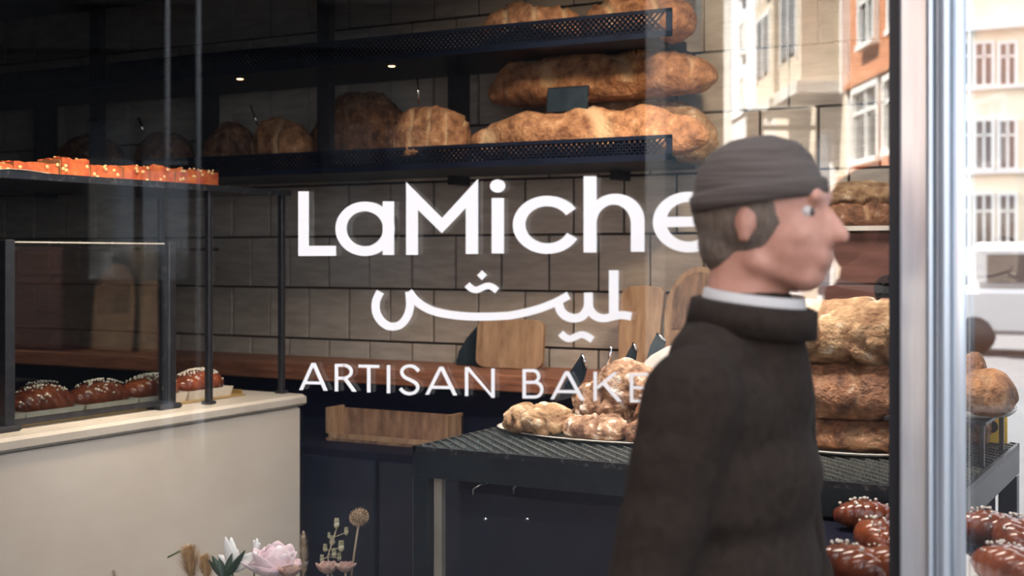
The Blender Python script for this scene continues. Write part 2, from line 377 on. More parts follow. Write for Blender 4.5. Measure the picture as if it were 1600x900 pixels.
# ------------------------------------------------------------------ hanging bread shelves on the back wall
sh = thing('hanging_shelf', 'dark two-tier hanging metal shelf with perforated front lips', 'shelf', (-3.7, 4.5, 1.9))
SXR = -1.741; SXL = -6.1; SYF = 4.3
for zt, zb in ((2.472, 2.372), (2.027, 1.937)):
    relbox(sh, 'shelf_board', navy, SXL, SXR-.11, SYF+.004, W-.03, zb, zb+.014)
    lip = MB(); L = sh.location
    for (a_, b_) in ((zt-.014, zt), (zb, zb+.022)):
        lip.box(SXL-L.x, SXR-L.x, SYF-.004-L.y, SYF+.004-L.y, a_-L.z, b_-L.z)
    lip.box(SXR-.022-L.x, SXR-L.x, SYF-.004-L.y, SYF+.004-L.y, zb-L.z, zt-L.z)
    lip.build('lip_frame', navy, sh)
    lat = MB(); h = zt-.014-(zb+.022); p = .021
    x = SXL
    while x < SXR-h-.02:
        for dx in (0, 1):
            x0, x1 = (x, x+h) if dx else (x+h, x)
            lat.add([(x0-.006-L.x, SYF-L.y, zb+.022-L.z), (x0+.006-L.x, SYF-L.y, zb+.022-L.z), (x1+.006-L.x, SYF-L.y, zt-.014-L.z), (x1-.006-L.x, SYF-L.y, zt-.014-L.z),
                     (x0-.006-L.x, SYF+.003-L.y, zb+.022-L.z), (x0+.006-L.x, SYF+.003-L.y, zb+.022-L.z), (x1+.006-L.x, SYF+.003-L.y, zt-.014-L.z), (x1-.006-L.x, SYF+.003-L.y, zt-.014-L.z)],
                    [(0, 1, 2, 3), (7, 6, 5, 4), (0, 3, 7, 4), (1, 5, 6, 2)])
        x += p
    lat.build('lip_lattice', navy, sh, kind='stuff')
    relbox(sh, 'end_plate', navy, SXR-.116, SXR-.11, SYF+.005, W-.12, zb+.0141, zb+.045)
for u in (507, 150):
    xx = aty(u, 30, 4.36).x
    relbox(sh, 'upright', blacksteel, xx-.031, xx+.031, 4.35, 4.39, 1.937, 3.29)
for xx in (-5.4, -2.9, -4.3, -2.15):
    relbox(sh, 'wall_bracket', blacksteel, xx-.015, xx+.015, 4.70, W-.008, 1.90, 2.42)
ZL, ZU = 1.953, 2.388
g1 = 'loaves on the hanging shelf'
loaf('bread_loaf', 'long tan batard at the front right of the lower shelf', 740, 1104, 163, 0, 4.42, crust, g1, zb=ZL, depth=.20, lump=.10, scores=3, ang=.9, p=3)
loaf('bread_loaf', 'long pale-ended loaf behind the front batard, poking past the shelf end', 800, 1124, 150, 0, 4.66, crustp, g1, zb=ZL, depth=.2, lump=.09, p=3)
loaf('bread_loaf', 'huge scored brown loaf lying on top behind the black price tag', 762, 1118, 74, 160, 4.60, crust, g1, depth=.24, lump=.10, scores=5, ang=1.0, p=3)
loaf('bread_loaf', 'small round tan loaf right of the dark loaves on the lower shelf', 398, 492, 180, 0, 4.45, crust, g1, zb=ZL, depth=.22, lump=.12, scores=2, ang=.4, p=2.2)
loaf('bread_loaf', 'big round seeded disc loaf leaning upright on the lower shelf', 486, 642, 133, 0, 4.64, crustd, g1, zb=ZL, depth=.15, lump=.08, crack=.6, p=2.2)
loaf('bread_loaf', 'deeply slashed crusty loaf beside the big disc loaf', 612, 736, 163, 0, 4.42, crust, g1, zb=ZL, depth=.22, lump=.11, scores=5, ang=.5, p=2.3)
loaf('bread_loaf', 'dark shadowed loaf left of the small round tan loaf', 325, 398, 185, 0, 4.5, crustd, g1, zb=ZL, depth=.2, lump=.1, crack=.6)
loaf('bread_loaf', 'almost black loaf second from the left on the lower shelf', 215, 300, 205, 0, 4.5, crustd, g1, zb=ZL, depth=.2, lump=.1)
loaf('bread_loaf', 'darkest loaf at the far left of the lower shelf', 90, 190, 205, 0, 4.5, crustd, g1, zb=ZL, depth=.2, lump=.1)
loaf('bread_loaf', 'brown loaf at the left of the upper shelf right end pair', 752, 914, 2, 0, 4.45, crust, 'loaves on the upper shelf', zb=ZU, depth=.24, lump=.1, scores=4, ang=.6)
loaf('bread_loaf', 'brown loaf overhanging the right end of the upper shelf', 918, 1084, -18, 0, 4.5, crust, 'loaves on the upper shelf', zb=ZU, depth=.26, lump=.1, scores=3, ang=.8)
# price tags
def ptag(label, u0, u1, v0, v1, Y, cat='price tag', rz=0, lean=-.12, zb=None):
    a = aty(u0, v1, Y); b = aty(u1, v0, Y); zz = a.z if zb is None else zb
    t = thing('price_tag', label, cat, ((a.x+b.x)/2, Y, zz), rz); w_ = (b.x-a.x)/2; h = b.z-zz
    M = Matrix.Rotation(lean, 4, 'X')
    MB().box(-w_, w_, -.003, .003, .0, h, M=M, bev=.0015).build('card', slate, t)
    fr = MB(); fr.box(-w_-.003, -w_, -.004, .004, 0, h, M=M); fr.box(w_, w_+.003, -.004, .004, 0, h, M=M); fr.box(-w_-.003, w_+.003, -.004, .004, h, h+.003, M=M)
    fr.build('holder_edge', wornsteel, t)
    MB().box(-.012, .012, .0, .03, -.0, .006, M=M).build('clip', steel, t)
    return t
ptag('blank black price tag standing against the huge scored loaf', 855, 917, 134, 176, 4.40)
# thin metal tag spikes glinting on the shelf
def spike(label, u0, v0, u1, v1, Y, r=.005):
    a = aty(u0, v0, Y); b = aty(u1, v1, Y)
    o = MB().tube([b-a, Vector((0, 0, 0))], [r*.5, r], 6).build('tag_holder', steel); o.location = a
    return tag(o, label, 'tag holder', 'steel tag holders on the lower shelf')
spike('thin steel tag holder stuck in the slashed loaf', 655, 163, 652, 122, 4.44, .006)
spike('thin steel tag holder leaning above the small round loaf', 403, 196, 391, 164, 4.44)
spike('thin steel tag holder glinting in the dark left part of the shelf', 225, 206, 216, 184, 4.44, .008)
# puck lamps under the upper shelf (they are lit)
em = bpy.data.materials.new('lamp_glow'); em.use_nodes = True
eb = em.node_tree.nodes['Principled BSDF']; eb.inputs['Emission Color'].default_value = (1, .62, .3, 1); eb.inputs['Emission Strength'].default_value = 6
for i, (u, lab) in enumerate(((612, 'lit puck lamp under the upper shelf above the big disc loaf'), (375, 'lit puck lamp under the upper shelf above the dark loaves'))):
    x = aty(u, 100, 4.36).x
    t = thing('puck_lamp', lab, 'lamp', (x, 4.36, 2.372), group='puck lamps under the shelf')
    MB().lathe([(.022, -.012), (.024, -.006), (.024, 0)], 16).build('housing', blacksteel, t)
    MB().lathe([(.0, -.016), (.012, -.014), (.014, -.0121)], 12).build('lens', em, t)
# ------------------------------------------------------------------ boards leaning on the worktop
def board(label, u0, u1, vt, Y, poly, m, th=.024, zb=WT, lean=-.10, name='cutting_board'):
    a = aty(u0, vt, Y); b = aty(u1, vt, Y); w_ = b.x-a.x; h = a.z-zb
    M = Matrix.Rotation(lean, 4, 'X') @ Matrix.Rotation(PI/2, 4, 'X')
    t = MB().prism([(x*w_, y*h) for x, y in poly], M, -th).build(name, m)
    t.location = (a.x, Y, zb+.002)
    bv = t.modifiers.new('bevel', 'BEVEL'); bv.width = .004; bv.segments = 2; bv.limit_method = 'ANGLE'
    return tag(t, label, 'cutting board', None)
def rr(n=6, r=.12, asp=1.0):
    P = []
    for cx_, cy_, a0 in ((1-r, 1-r*asp, 0), (r, 1-r*asp, PI/2), (r, r*asp, PI), (1-r, r*asp, 1.5*PI)):
        for i in range(n+1):
            a = a0+PI/2*i/n; P.append((cx_+r*math.cos(a), cy_+r*asp*math.sin(a)))
    return P
board('pale wooden board with rounded corners leaning left on the worktop', 742, 846, 498, 4.66, rr(6, .16), wood_tan)
board('dark slant-edged shape standing behind the pale rounded board', 712, 770, 502, 4.72, [(0, 0), (1, 0), (1, 1), (.62, 1), (.25, .62), (.05, .3)], slate, .018)  # flat dark shape with a slanted left side
board('tall narrow board with a dark knot beside the round-topped one', 962, 1032, 446, 4.62, [(0.05, 0), (.9, 0), (.95, .55), (1, .93), (.9, .985), (.55, 1), (.2, .985), (.06, .93), (0, .8)], wood_tan, .03)
rt = [(0, 0), (1, 0), (1, .55)]+[(.5+.5*math.cos(a), .55+.45*math.sin(a)) for a in [PI*i/16 for i in range(1, 16)]]+[(0, .55)]
rb = board('round-topped board with a scorched dark upper half', 1034, 1142, 416, 4.60, rt, wood_tan, .03)
hw = (aty(1142, 416, 4.60).x-aty(1034, 416, 4.60).x)
MB().prism([(.52*hw+.40*hw*math.cos(a)*1, (.66+.29*math.sin(a)*1)*(rb.dimensions.z if 0 else (aty(1034, 416, 4.60).z-WT))) for a in [PI*i/12 for i in range(0, 13)]]+[(.12*hw, .44*(aty(1034, 416, 4.6).z-WT)), (.92*hw, .44*(aty(1034, 416, 4.6).z-WT))], Matrix.Rotation(-.10, 4, 'X') @ Matrix.Rotation(PI/2, 4, 'X'), .004).build('scorched_face', wood_dark, rb, label='dark scorched upper face')
# wooden bread box on the low rack below the worktop
wx = thing('wooden_tray', 'open shallow wooden box in the dark below the worktop', 'box', (0, 0, 0))
A = aty(509, 690, 4.30); B = aty(700, 705, 4.30); zt_ = aty(560, 640, 4.3).z; zb_ = aty(560, 692, 4.3).z
wx.location = (A.x, 4.30, zb_)
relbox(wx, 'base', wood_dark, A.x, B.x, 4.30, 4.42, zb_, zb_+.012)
relbox(wx, 'front_side', wood_tan, A.x, B.x, 4.30, 4.312, zb_+.012, zb_+.03)
relbox(wx, 'back_side', wood_dark, A.x, B.x, 4.40, 4.412, zb_+.012, zt_-.01)  # base and back in darker wood than front and ends
relbox(wx, 'end_side', wood_tan, A.x, A.x+.014, 4.30, 4.41, zb_+.012, zt_)
relbox(wx, 'end_side', wood_tan, B.x-.014, B.x, 4.30, 4.41, zb_+.012, zt_)
bx_ = thing('low_cabinet', 'dark navy cabinet carrying the wooden box below the worktop', 'cabinet', (A.x+.3, 4.2, 0))
relbox(bx_, 'body', navycab, A.x-.1, B.x+.6, 4.12, 4.44, .02, zb_)
relbox(bx_, 'door', navy, A.x-.08, A.x+.38, 4.10, 4.12, .06, zb_-.03, .004)
relbox(bx_, 'door', navy, A.x+.40, A.x+.86, 4.10, 4.12, .06, zb_-.03, .004)
# ------------------------------------------------------------------ centre bread table with mesh top
TX0, TX1, TY0, TY1 = -2.02, -.545, 3.07, 3.95
bt = thing('bread_table', 'dark steel display table with diamond mesh top holding piled loaves', 'table', ((TX0+TX1)/2, (TY0+TY1)/2, 0))
L = bt.location
fr = MB()
for (x0, x1, y0, y1) in ((TX0, TX1, TY0, TY0+.012), (TX0, TX1, TY1-.012, TY1), (TX0, TX0+.012, TY0, TY1), (TX1-.012, TX1, TY0, TY1)):
    fr.box(x0-L.x, x1-L.x, y0-L.y, y1-L.y, TAB-.016, TAB-.001)
fr.build('top_rim', wornsteel, bt)
relbox(bt, 'under_plate', navycab, TX0+.004, TX1-.004, TY0+.004, TY1-.004, TAB-.022, TAB-.016)
mesh = MB()
def clipseg(x0, y0, dx, dy):
    t0, t1 = -9, 9
    for p_, d_, lo, hi in ((x0, dx, TX0+.01, TX1-.01), (y0, dy, TY0+.01, TY1-.01)):
        a, b = (lo-p_)/d_, (hi-p_)/d_
        if a > b: a, b = b, a
        t0, t1 = max(t0, a), min(t1, b)
    return (t0, t1) if t1 > t0+.01 else None
for sg in (-1, 1):
    pitch = .031
    n = int(2.4/pitch)
    for i in range(n):
        x0 = TX0+(i*pitch*1.4142) if sg < 0 else TX0-1.0+i*pitch*1.4142
        d = (.7071, -.7071) if sg < 0 else (.7071, .7071)
        c = clipseg(x0, TY0, *d)
        if not c: continue
        a = Vector((x0+d[0]*c[0], TY0+d[1]*c[0], 0)); b = Vector((x0+d[0]*c[1], TY0+d[1]*c[1], 0))
        nrm = Vector((-d[1], d[0], 0))*(.0065 if sg < 0 else .003)
        zt = TAB+(.003 if sg < 0 else -.003)
        o0 = Vector((L.x, L.y, 0))
        V = [a-nrm-o0+Vector((0, 0, TAB-.016)), a+nrm-o0+Vector((0, 0, TAB-.016)), b+nrm-o0+Vector((0, 0, TAB-.016)), b-nrm-o0+Vector((0, 0, TAB-.016)),
             a-nrm*.4-o0+Vector((0, 0, zt)), a+nrm*.4-o0+Vector((0, 0, zt)), b+nrm*.4-o0+Vector((0, 0, zt)), b-nrm*.4-o0+Vector((0, 0, zt))]
        mesh.add(V, [(4, 5, 6, 7), (0, 1, 5, 4), (2, 3, 7, 6), (1, 2, 6, 5), (3, 0, 4, 7)])
mesh.build('mesh_top', mat('mesh_steel', (.09, .11, .11), (.30, .33, .32), rough=.35, metal=.7, scale=160, lo=.42, hi=.62), bt, kind='stuff')
relbox(bt, 'apron', greensteel, TX0, TX1, TY0, TY0+.02, TAB-.085, TAB-.016)
relbox(bt, 'apron', greensteel, TX1-.02, TX1, TY0+.021, TY1, TAB-.085, TAB-.016)
relbox(bt, 'apron', greensteel, TX0, TX0+.02, TY0+.021, TY1, TAB-.085, TAB-.016)
for x, y in ((TX0, TY0), (TX1-.05, TY0), (TX0, TY1-.05), (TX1-.05, TY1-.05)):
    relbox(bt, 'leg', greensteel, x, x+.05, y, y+.05, .0, TAB-.086, .003)
relbox(bt, 'leg_strip', mat('pale_strip', (.24, .22, .18), (.34, .32, .27), rough=.4, scale=6), TX0+.052, TX0+.078, TY0+.03, TY0+.05, .1, TAB-.09, label='pale vertical strip beside the front left leg')
relbox(bt, 'cabinet_body', navycab, TX0+.09, TX1-.06, TY0+.10, TY1-.03, .06, TAB-.10)
relbox(bt, 'cabinet_door', navy, TX0+.10, TX0+.68, TY0+.085, TY0+.10, .10, TAB-.13, .003)
relbox(bt, 'cabinet_door', navy, TX0+.70, TX1-.08, TY0+.085, TY0+.10, .10, TAB-.13, .003)
Yh = TY0+.083
for u, v in ((765, 755), (828, 753)):
    c = aty(u, v, Yh)
    pts = [(c.x+.0-L.x, Yh-L.y, c.z-L.z), (c.x-L.x-.012, Yh-.028-L.y, c.z-L.z), (c.x-L.x-.030, Yh-.034-L.y, c.z-L.z-.012), (c.x-L.x-.034, Yh-.03-L.y, c.z-L.z-.030)]
    MB().tube(pts, .0035, 8).build('hook', steel, bt)
for u, v in ((762, 810), (827, 810)):
    c = aty(u, v, Yh)
    MB().ball((c.x-L.x, Yh-.01-L.y, c.z-L.z), .008, 10).build('knob', steel, bt)
# plates and piled loaves
def plate(label, cx_, cy_, rx, ry, z, h=.018, m=plate_m, name='serving_plate'):
    o = MB().lathe([(.0, 0), (.86, 0), (.93, .35), (1.0, 1.0), (.985, 1.12), (.91, .5), (.84, .2), (0, .2)], 48, M=Matrix.Diagonal((rx, ry, h, 1))).build(name, m)
    o.location = (cx_, cy_, z); return tag(o, label, 'plate')
plate('oval pale plate under the heap of crusty loaves on the mesh table', -1.60, 3.545, .40, .225, TAB+.004, h=.009)
plate('oval pale plate under the tall stack of big loaves', -.93, 3.62, .26, .20, TAB+.004, h=.010)
g2 = 'crusty loaves heaped on the oval plate'
zp = TAB+.007
loaf('crusty_loaf', 'round golden-brown loaf at the left front of the plated heap', 791, 897, 622, 0, 3.43, crustp, g2, zb=zp, depth=.19, lump=.07, crack=.7, p=2.3)
loaf('crusty_loaf', 'flour-white split loaf in the front middle of the plated heap', 884, 986, 646, 0, 3.41, crustf, g2, zb=zp, depth=.15, lump=.09, scores=2, ang=.3, p=3)
loaf('crusty_loaf', 'dark brown loaf at the front right of the plated heap', 984, 1085, 652, 0, 3.41, crustd, g2, zb=zp, depth=.15, lump=.1, crack=.8, p=3)
loaf('crusty_loaf', 'craggy dark-cracked loaf in the middle layer of the heap', 893, 1000, 594, 664, 3.57, crustf, g2, depth=.17, lump=.16, crack=1.2, p=2.4)
loaf('crusty_loaf', 'brown cracked loaf in the middle layer behind the door of letters', 992, 1085, 604, 668, 3.55, crustd, g2, depth=.16, lump=.12, crack=.9, p=2.6)['label'] = 'reddish-brown cracked loaf right of the craggy middle loaf'
loaf('crusty_loaf', 'oval loaf with flour-dusted top crowning the heap', 928, 1034, 560, 628, 3.58, crustf, g2, depth=.16, lump=.09, crack=.5, p=2.6, tilt=.16)
loaf('crusty_loaf', 'smooth grey-floured bolster loaf behind the heap crown', 1004, 1150, 536, 612, 3.74, flourg, g2, depth=.17, lump=.05, p=3, tilt=-.06)
loaf('crusty_loaf', 'pale brown loaf supporting the grey-floured one at the back', 1000, 1140, 596, 0, 3.76, crustp, g2, zb=zp, depth=.16, lump=.08, p=3)
g3 = 'big loaves stacked by the mullion'
loaf('big_loaf', 'bottom dark brown loaf of the tall stack by the mullion', 1236, 1444, 636, 0, 3.60, crustd, g3, zb=zp, depth=.28, lump=.06, crack=.6, p=7)
loaf('big_loaf', 'middle cracked loaf of the tall stack by the mullion', 1225, 1440, 550, 650, 3.60, crustd, g3, depth=.29, lump=.05, crack=.5, p=7)
loaf('big_loaf', 'top floury loaf with a torn ridge crowning the tall stack', 1190, 1446, 460, 568, 3.60, crustp, g3, depth=.30, lump=.05, crack=.7, p=5)
# tag blades stuck in the heap
def blade(label, poly, Y, m=slate):
    c = aty(sum(p[0] for p in poly)/len(poly), max(p[1] for p in poly), Y)
    P = [aty(u, v, Y)-c for u, v in poly]
    mm = MB(); n = len(P); th = .004
    mm.add([p for p in P]+[p+Vector((0, th, 0)) for p in P], [list(range(n)), list(range(2*n-1, n-1, -1))]+[[i, n+i, n+(i+1) % n, (i+1) % n] for i in range(n)])
    t = thing('price_tag', label, 'price tag', c, group='dark price tags stuck in the loaves')
    mm.build('card', m, t)
    q = max(range(n), key=lambda i: -poly[i][1]+poly[i][0]*.3); r_ = P[q]; s_ = P[(q+1) % n]
    MB().tube([r_, (r_+s_)/2+Vector((.003, -.003, 0)), s_], [.004, .005, .003], 6).build('holder_edge', steel, t)
    return t
blade('large dark price tag leaning left on the cracked loaf', [(866, 628), (888, 585), (909, 553), (917, 575), (912, 594), (890, 622)], 3.54)
blade('small dark price tag behind the heap, second from right', [(974, 565), (981, 550), (989, 536), (995, 548), (993, 563)], 3.76)
blade('wide dark price tag at the back beside the grey-floured loaf', [(1010, 562), (1016, 540), (1026, 521), (1040, 533), (1036, 550)], 3.80)
spk = spike('short bright steel tag clip standing on the heap crown', 950, 572, 955, 542, 3.58, .007); spk['group'] = 'tag clips on the heap'
# things right of the mullion
rs = thing('bread_riser', 'dark steel riser at the right end of the mesh table', 'riser', (-.66, 3.55, TAB+.003))
relbox(rs, 'top', wornsteel, -.80, -.55, 3.42, 3.78, 1.178, 1.186)
for x, y in ((-.79, 3.44), (-.57, 3.44), (-.79, 3.75), (-.57, 3.75)):
    relbox(rs, 'leg', blacksteel, x, x+.012, y, y+.012, TAB+.003, 1.178)
plate('small pale plate on the riser right of the mullion', -.62, 3.60, .12, .14, 1.187)
loaf('big_loaf', 'golden round loaf on the small plate right of the mullion', 1496, 1592, 571, 0, 3.58, crust, None, zb=1.192, depth=.26, lump=.09, crack=.5, p=2.4)
loaf('big_loaf', 'dark loaf behind the golden one right of the mullion', 1490, 1552, 541, 0, 3.86, crustd, None, zb=TAB+.004, depth=.15, lump=.06, crack=.5)
yc = thing('yellow_card', 'yellow card with a small round black emblem at the table corner', 'card', (-.600, 3.90, TAB+.003))
yel = mat('yellow_print', (.72, .46, .05), (.80, .54, .09), rough=.6)
MB().box(-.05, .03, -.002, .002, 0, .085).build('card', yel, yc)
rg = MB(); rg.lathe([(.014, 0), (.018, 0), (.018, .001), (.014, .001)], 20, M=Matrix.Translation((-.012, -.003, .045)) @ Matrix.Rotation(PI/2, 4, 'X')); rg.build('emblem', gasket, yc)
# crate with round emblem, tray of long loaves on it
cr_ = thing('wooden_crate', 'reddish wooden crate with a thin round emblem behind the loaf stack', 'crate', (-1.25, 4.62, WT))
relbox(cr_, 'body', crate_m, -1.56, -.995, 4.50, 4.80, WT, 1.685, .004)
for i in range(3):
    z0 = WT+.01+i*.178
    relbox(cr_, 'plank', crate_m, -1.56, -.995, 4.488, 4.4995, z0, z0+.172, .003)
e0 = aty(1398, 452, 4.486)
rg = MB(); T0 = Matrix.Translation((e0.x-cr_.location.x-.02, 4.4875-cr_.location.y, e0.z-cr_.location.z)) @ Matrix.Rotation(PI/2, 4, 'X')
for r0, r1 in ((.046, .050), (.018, .021)):
    rg.lathe([(r0, 0), (r1, 0), (r1, .001), (r0, .001)], 32, M=T0)
for k in range(6):
    a = k*PI/3; rg.box(-.003, .003, .026, .040, 0, .001, M=T0 @ Matrix.Rotation(a, 4, 'Z'))
rg.build('emblem', gasket, cr_)
ty = thing('bread_tray', 'thin pale metal tray on the reddish crate', 'tray', (-1.28, 4.62, 1.686))
relbox(ty, 'tray_base', plate_m, -1.62, -1.0, 4.46, 4.80, 1.686, 1.694)
relbox(ty, 'tray_lip', plate_m, -1.62, -1.0, 4.455, 4.462, 1.686, 1.702)
loaf('long_loaf', 'lower long loaf on the pale tray above the crate', 1270, 1416, 312, 0, 4.56, crustd, 'long loaves on the pale tray', zb=1.695, depth=.14, lump=.08, scores=3, p=3.5)
loaf('long_loaf', 'upper floury long loaf lying across the tray stack', 1285, 1416, 280, 322, 4.58, crustp, 'long loaves on the pale tray', depth=.13, lump=.08, crack=.8, p=3.5)
# ------------------------------------------------------------------ red cakes on the top shelf
ck = thing('paper_sheet', 'curling sheet of baking paper under the red cake pieces', 'paper', (-3.4, 3.1, 1.851))
pm = MB(); n = 24
for i in range(n+1):
    y = 2.40+1.27*i/n
    lift = .012*math.exp(-((y-2.75)/.12)**2)
    for x, z in ((-3.62, 0), (-3.225, lift)): pm.v.append((x+3.4, y-3.1, z))
for i in range(n): pm.f.append([2*i, 2*i+1, 2*i+3, 2*i+2]); pm.sm.append(True)
so = pm.build('sheet', paper_m, ck); sd = so.modifiers.new('thick', 'SOLIDIFY'); sd.thickness = .0015
def cake(label, u0, u1, vt, vb, X, dx=.11, rough=1, rz=0, chips=9):
    # block standing on the shelf, front face on the plane x = X
    def atx(u, v):
        d = D(u, v); return Vector((0, 0, ZC))+d*(X/d.x)
    a, b = atx(u0, vb), atx(u1, vb); y0, y1 = a.y, b.y; zt = atx((u0+u1)/2, vt).z
    z0 = 1.853
    h = zt-z0; ln = y1-y0
    rnd = random.Random(int(u0*7+vt))
    nx, ny = 7, max(5, int(ln/.018)); V = []; F = []
    for i in range(nx+1):
        for j in range(ny+1):
            x, y = -dx*i/nx, ln*j/ny
            V.append((x+rnd.uniform(-.002, .002), y+rnd.uniform(-.002, .002), h*(.93+.16*noise.noise(Vector((x*30+u0, y*30, h*9))))+rnd.uniform(-.003, .003)))
    for i in range(nx):
        for j in range(ny): q = i*(ny+1)+j; F.append((q, q+1, q+ny+2, q+ny+1))
    t = thing('cake_piece', label, 'cake', (X, y0, z0), rz, 'red cake pieces on the top shelf')
    top = MB(); top.add(V, F, False)
    per = [(0, j) for j in range(ny+1)]+[(i, ny) for i in range(1, nx+1)]+[(nx, j) for j in range(ny-1, -1, -1)]+[(i, 0) for i in range(nx-1, 0, -1)]
    base = [V[i*(ny+1)+j] for i, j in per]
    mid = [(p[0]*1.0+rnd.uniform(-.002, .002), p[1]+rnd.uniform(-.002, .002), p[2]*.5) for p in base]
    low = [(p[0], p[1], 0) for p in base]; m_ = len(base)
    top.add(base+mid+low, [[k, (k+1) % m_, m_+(k+1) % m_, m_+k] for k in range(m_)]+[[m_+k, m_+(k+1) % m_, 2*m_+(k+1) % m_, 2*m_+k] for k in range(m_)])
    top.build('cake_body', cakem, t)
    MB().box(-dx*.98, -.004, -.0026, .0004, .002, h*.86).build('cut_side', cakec, t, label='paler cut side')
    ch = MB()
    for _ in range(chips):
        ch.ball((rnd.choice((.001, -dx*rnd.random())), ln*rnd.random(), h*rnd.uniform(.15, .9)), (.004, .008, .006), 6)
    for _ in range(chips//2): ch.ball((-dx*rnd.random(), ln*rnd.random(), h*.97), (.005, .006, .004), 6)
    ch.build('almond_chips', nut_m, t, kind='stuff')
for i, (u0, u1, vt, lab) in enumerate((
        (-14, 20, 254, 'leftmost red cake piece on the top shelf, cut by the frame'),
        (22, 92, 253, 'wide low red cake piece with a brown cut side at the left'),
        (96, 139, 246, 'tallest red cake piece, standing proud of its row'),
        (142, 190, 258, 'red cake piece just right of the tallest one'),
        (193, 232, 258, 'middle red cake piece with a pale crumb edge'),
        (235, 272, 259, 'red cake piece third from the right end of the row'),
        (275, 306, 262, 'red cake piece second from the right end of the row'),
        (308, 341, 265, 'red cake piece at the right end of the row'))):
    cake(lab, u0, u1, vt, 292, -3.30-.0*i)
# ------------------------------------------------------------------ glazed plaited buns in paper trays on the counter
gb = thing('gold_board', 'gold cardboard tray board under the plaited buns', 'tray', (-3.45, 3.2, TAB+.001))
relbox(gb, 'board', gold_m, -3.66, -3.30, 2.40, 3.87, TAB+.001, TAB+.006, .002)
relbox(gb, 'turned_end', gold_m, -3.64, -3.32, 3.865, 3.872, TAB+.006, TAB+.022)
def bunmesh(L, r, seed, dough=None):
    rnd = random.Random(seed); mb = MB()
    for k in range(3):
        pts = []; R = []
        for i in range(37):
            s = i/36; a = 2*PI*s*2.3+k*2*PI/3; e = math.sin(PI*min(1, max(0, s)))**.55
            pts.append((r*.50*math.sin(a)*e, (s-.5)*L, r*.70+r*.34*math.sin(2*a)*e*.6+r*.18*e)); R.append(r*(.22+.48*e))
        mb.tube(pts, R, 12)
    mb.ball((0, 0, r*.45), (r*.75, L*.42, r*.45), 16)
    m = mb.mesh('dough'); m.materials.append(bunm); return m
def bun(label, y, x=-3.42, L=.21, r=.045, z=TAB+.012, rz=0, sug=True, tray=True, seed=1, group='plaited buns on the counter', sl=1):
    t = thing('plaited_bun', label, 'bun', (x, y, z), rz, group)
    o = bpy.data.objects.new('dough', bunmesh(L, r, seed)); COL.objects.link(o); o.parent = t
    if sug:
        rnd = random.Random(seed); s = MB()
        for _ in range(int(110*sl)):
            yy = rnd.gauss(0, .26)*L; xx = rnd.gauss(0, .45)*r
            if abs(yy) > L*.42: continue
            zz = r*1.92-(xx/r)**2*r*.5-(yy/L)**2*r*2.0; q = rnd.uniform(.0022, .0042)
            s.ball((xx, yy, zz), (q, q*1.2, q), 5)
        s.build('pearl_sugar', sugar, t, kind='stuff')
def papertray(label, y0, y1, x0, x1, z=TAB+.0065, h=.034, rz=0):
    t = thing('paper_tray', label, 'paper tray', ((x0+x1)/2, (y0+y1)/2, z), rz, 'paper trays under the buns')
    a, b = (x1-x0)/2, (y1-y0)/2; mb = MB(); e = .008; th = .0015
    mb.box(-a, a, -b, b, 0, th)
    for sx in (-1, 1):
        mb.add([(sx*a, -b, 0), (sx*a, b, 0), (sx*(a+e), b+e, h), (sx*(a+e), -b-e, h), (sx*(a-th), -b, th), (sx*(a-th), b, th), (sx*(a+e-th), b+e, h), (sx*(a+e-th), -b-e, h)], [(0, 1, 2, 3), (7, 6, 5, 4), (3, 2, 6, 7)])
        mb.add([(-a, sx*b, 0), (a, sx*b, 0), (a+e, sx*(b+e), h), (-a-e, sx*(b+e), h), (-a, sx*(b-th), th), (a, sx*(b-th), th), (a+e, sx*(b+e-th), h), (-a-e, sx*(b+e-th), h)], [(0, 1, 2, 3), (7, 6, 5, 4), (3, 2, 6, 7)])
    mb.build('tray', paper_m, t)
bn = [(2.50, 'leftmost plaited bun behind the glass guard, cut by the frame'), (2.735, 'plaited bun just right of the left guard post'), (2.97, 'plaited bun in the middle of the glass guard'),
      (3.215, 'plaited bun left of the thick right guard post'), (3.455, 'plaited bun between the thick post and the thin rack post'), (3.70, 'plaited bun at the right end of the counter row')]
for i, (y, lab) in enumerate(bn):
    sm = [0.6, 1, .5, 1.0, 1.6, 1.8][i]
    papertray(['paper tray under the leftmost bun', 'paper tray under the bun right of the left guard post', 'paper tray under the bun in the middle of the guard', 'paper tray under the bun left of the thick post', 'paper tray under the bun right of the thick post', 'paper tray under the rightmost bun on the counter'][i], y-.110, y+.110, -3.445, -3.325)
    bun(lab, y, x=-3.385, L=.23, r=.054, z=TAB+.009, seed=i+3, sl=sm, rz=random.uniform(-.08, .08))
for i, (y, lab) in enumerate([(2.62, 'back row plaited bun nearest the left guard post'), (2.88, 'back row plaited bun second from the left'), (3.12, 'back row plaited bun raised behind the middle of the guard')]):
    bun(lab, y, x=-3.56, L=.22, r=.052, z=TAB+.0065, seed=i+20, sl=.5, group='plaited buns in the back row')
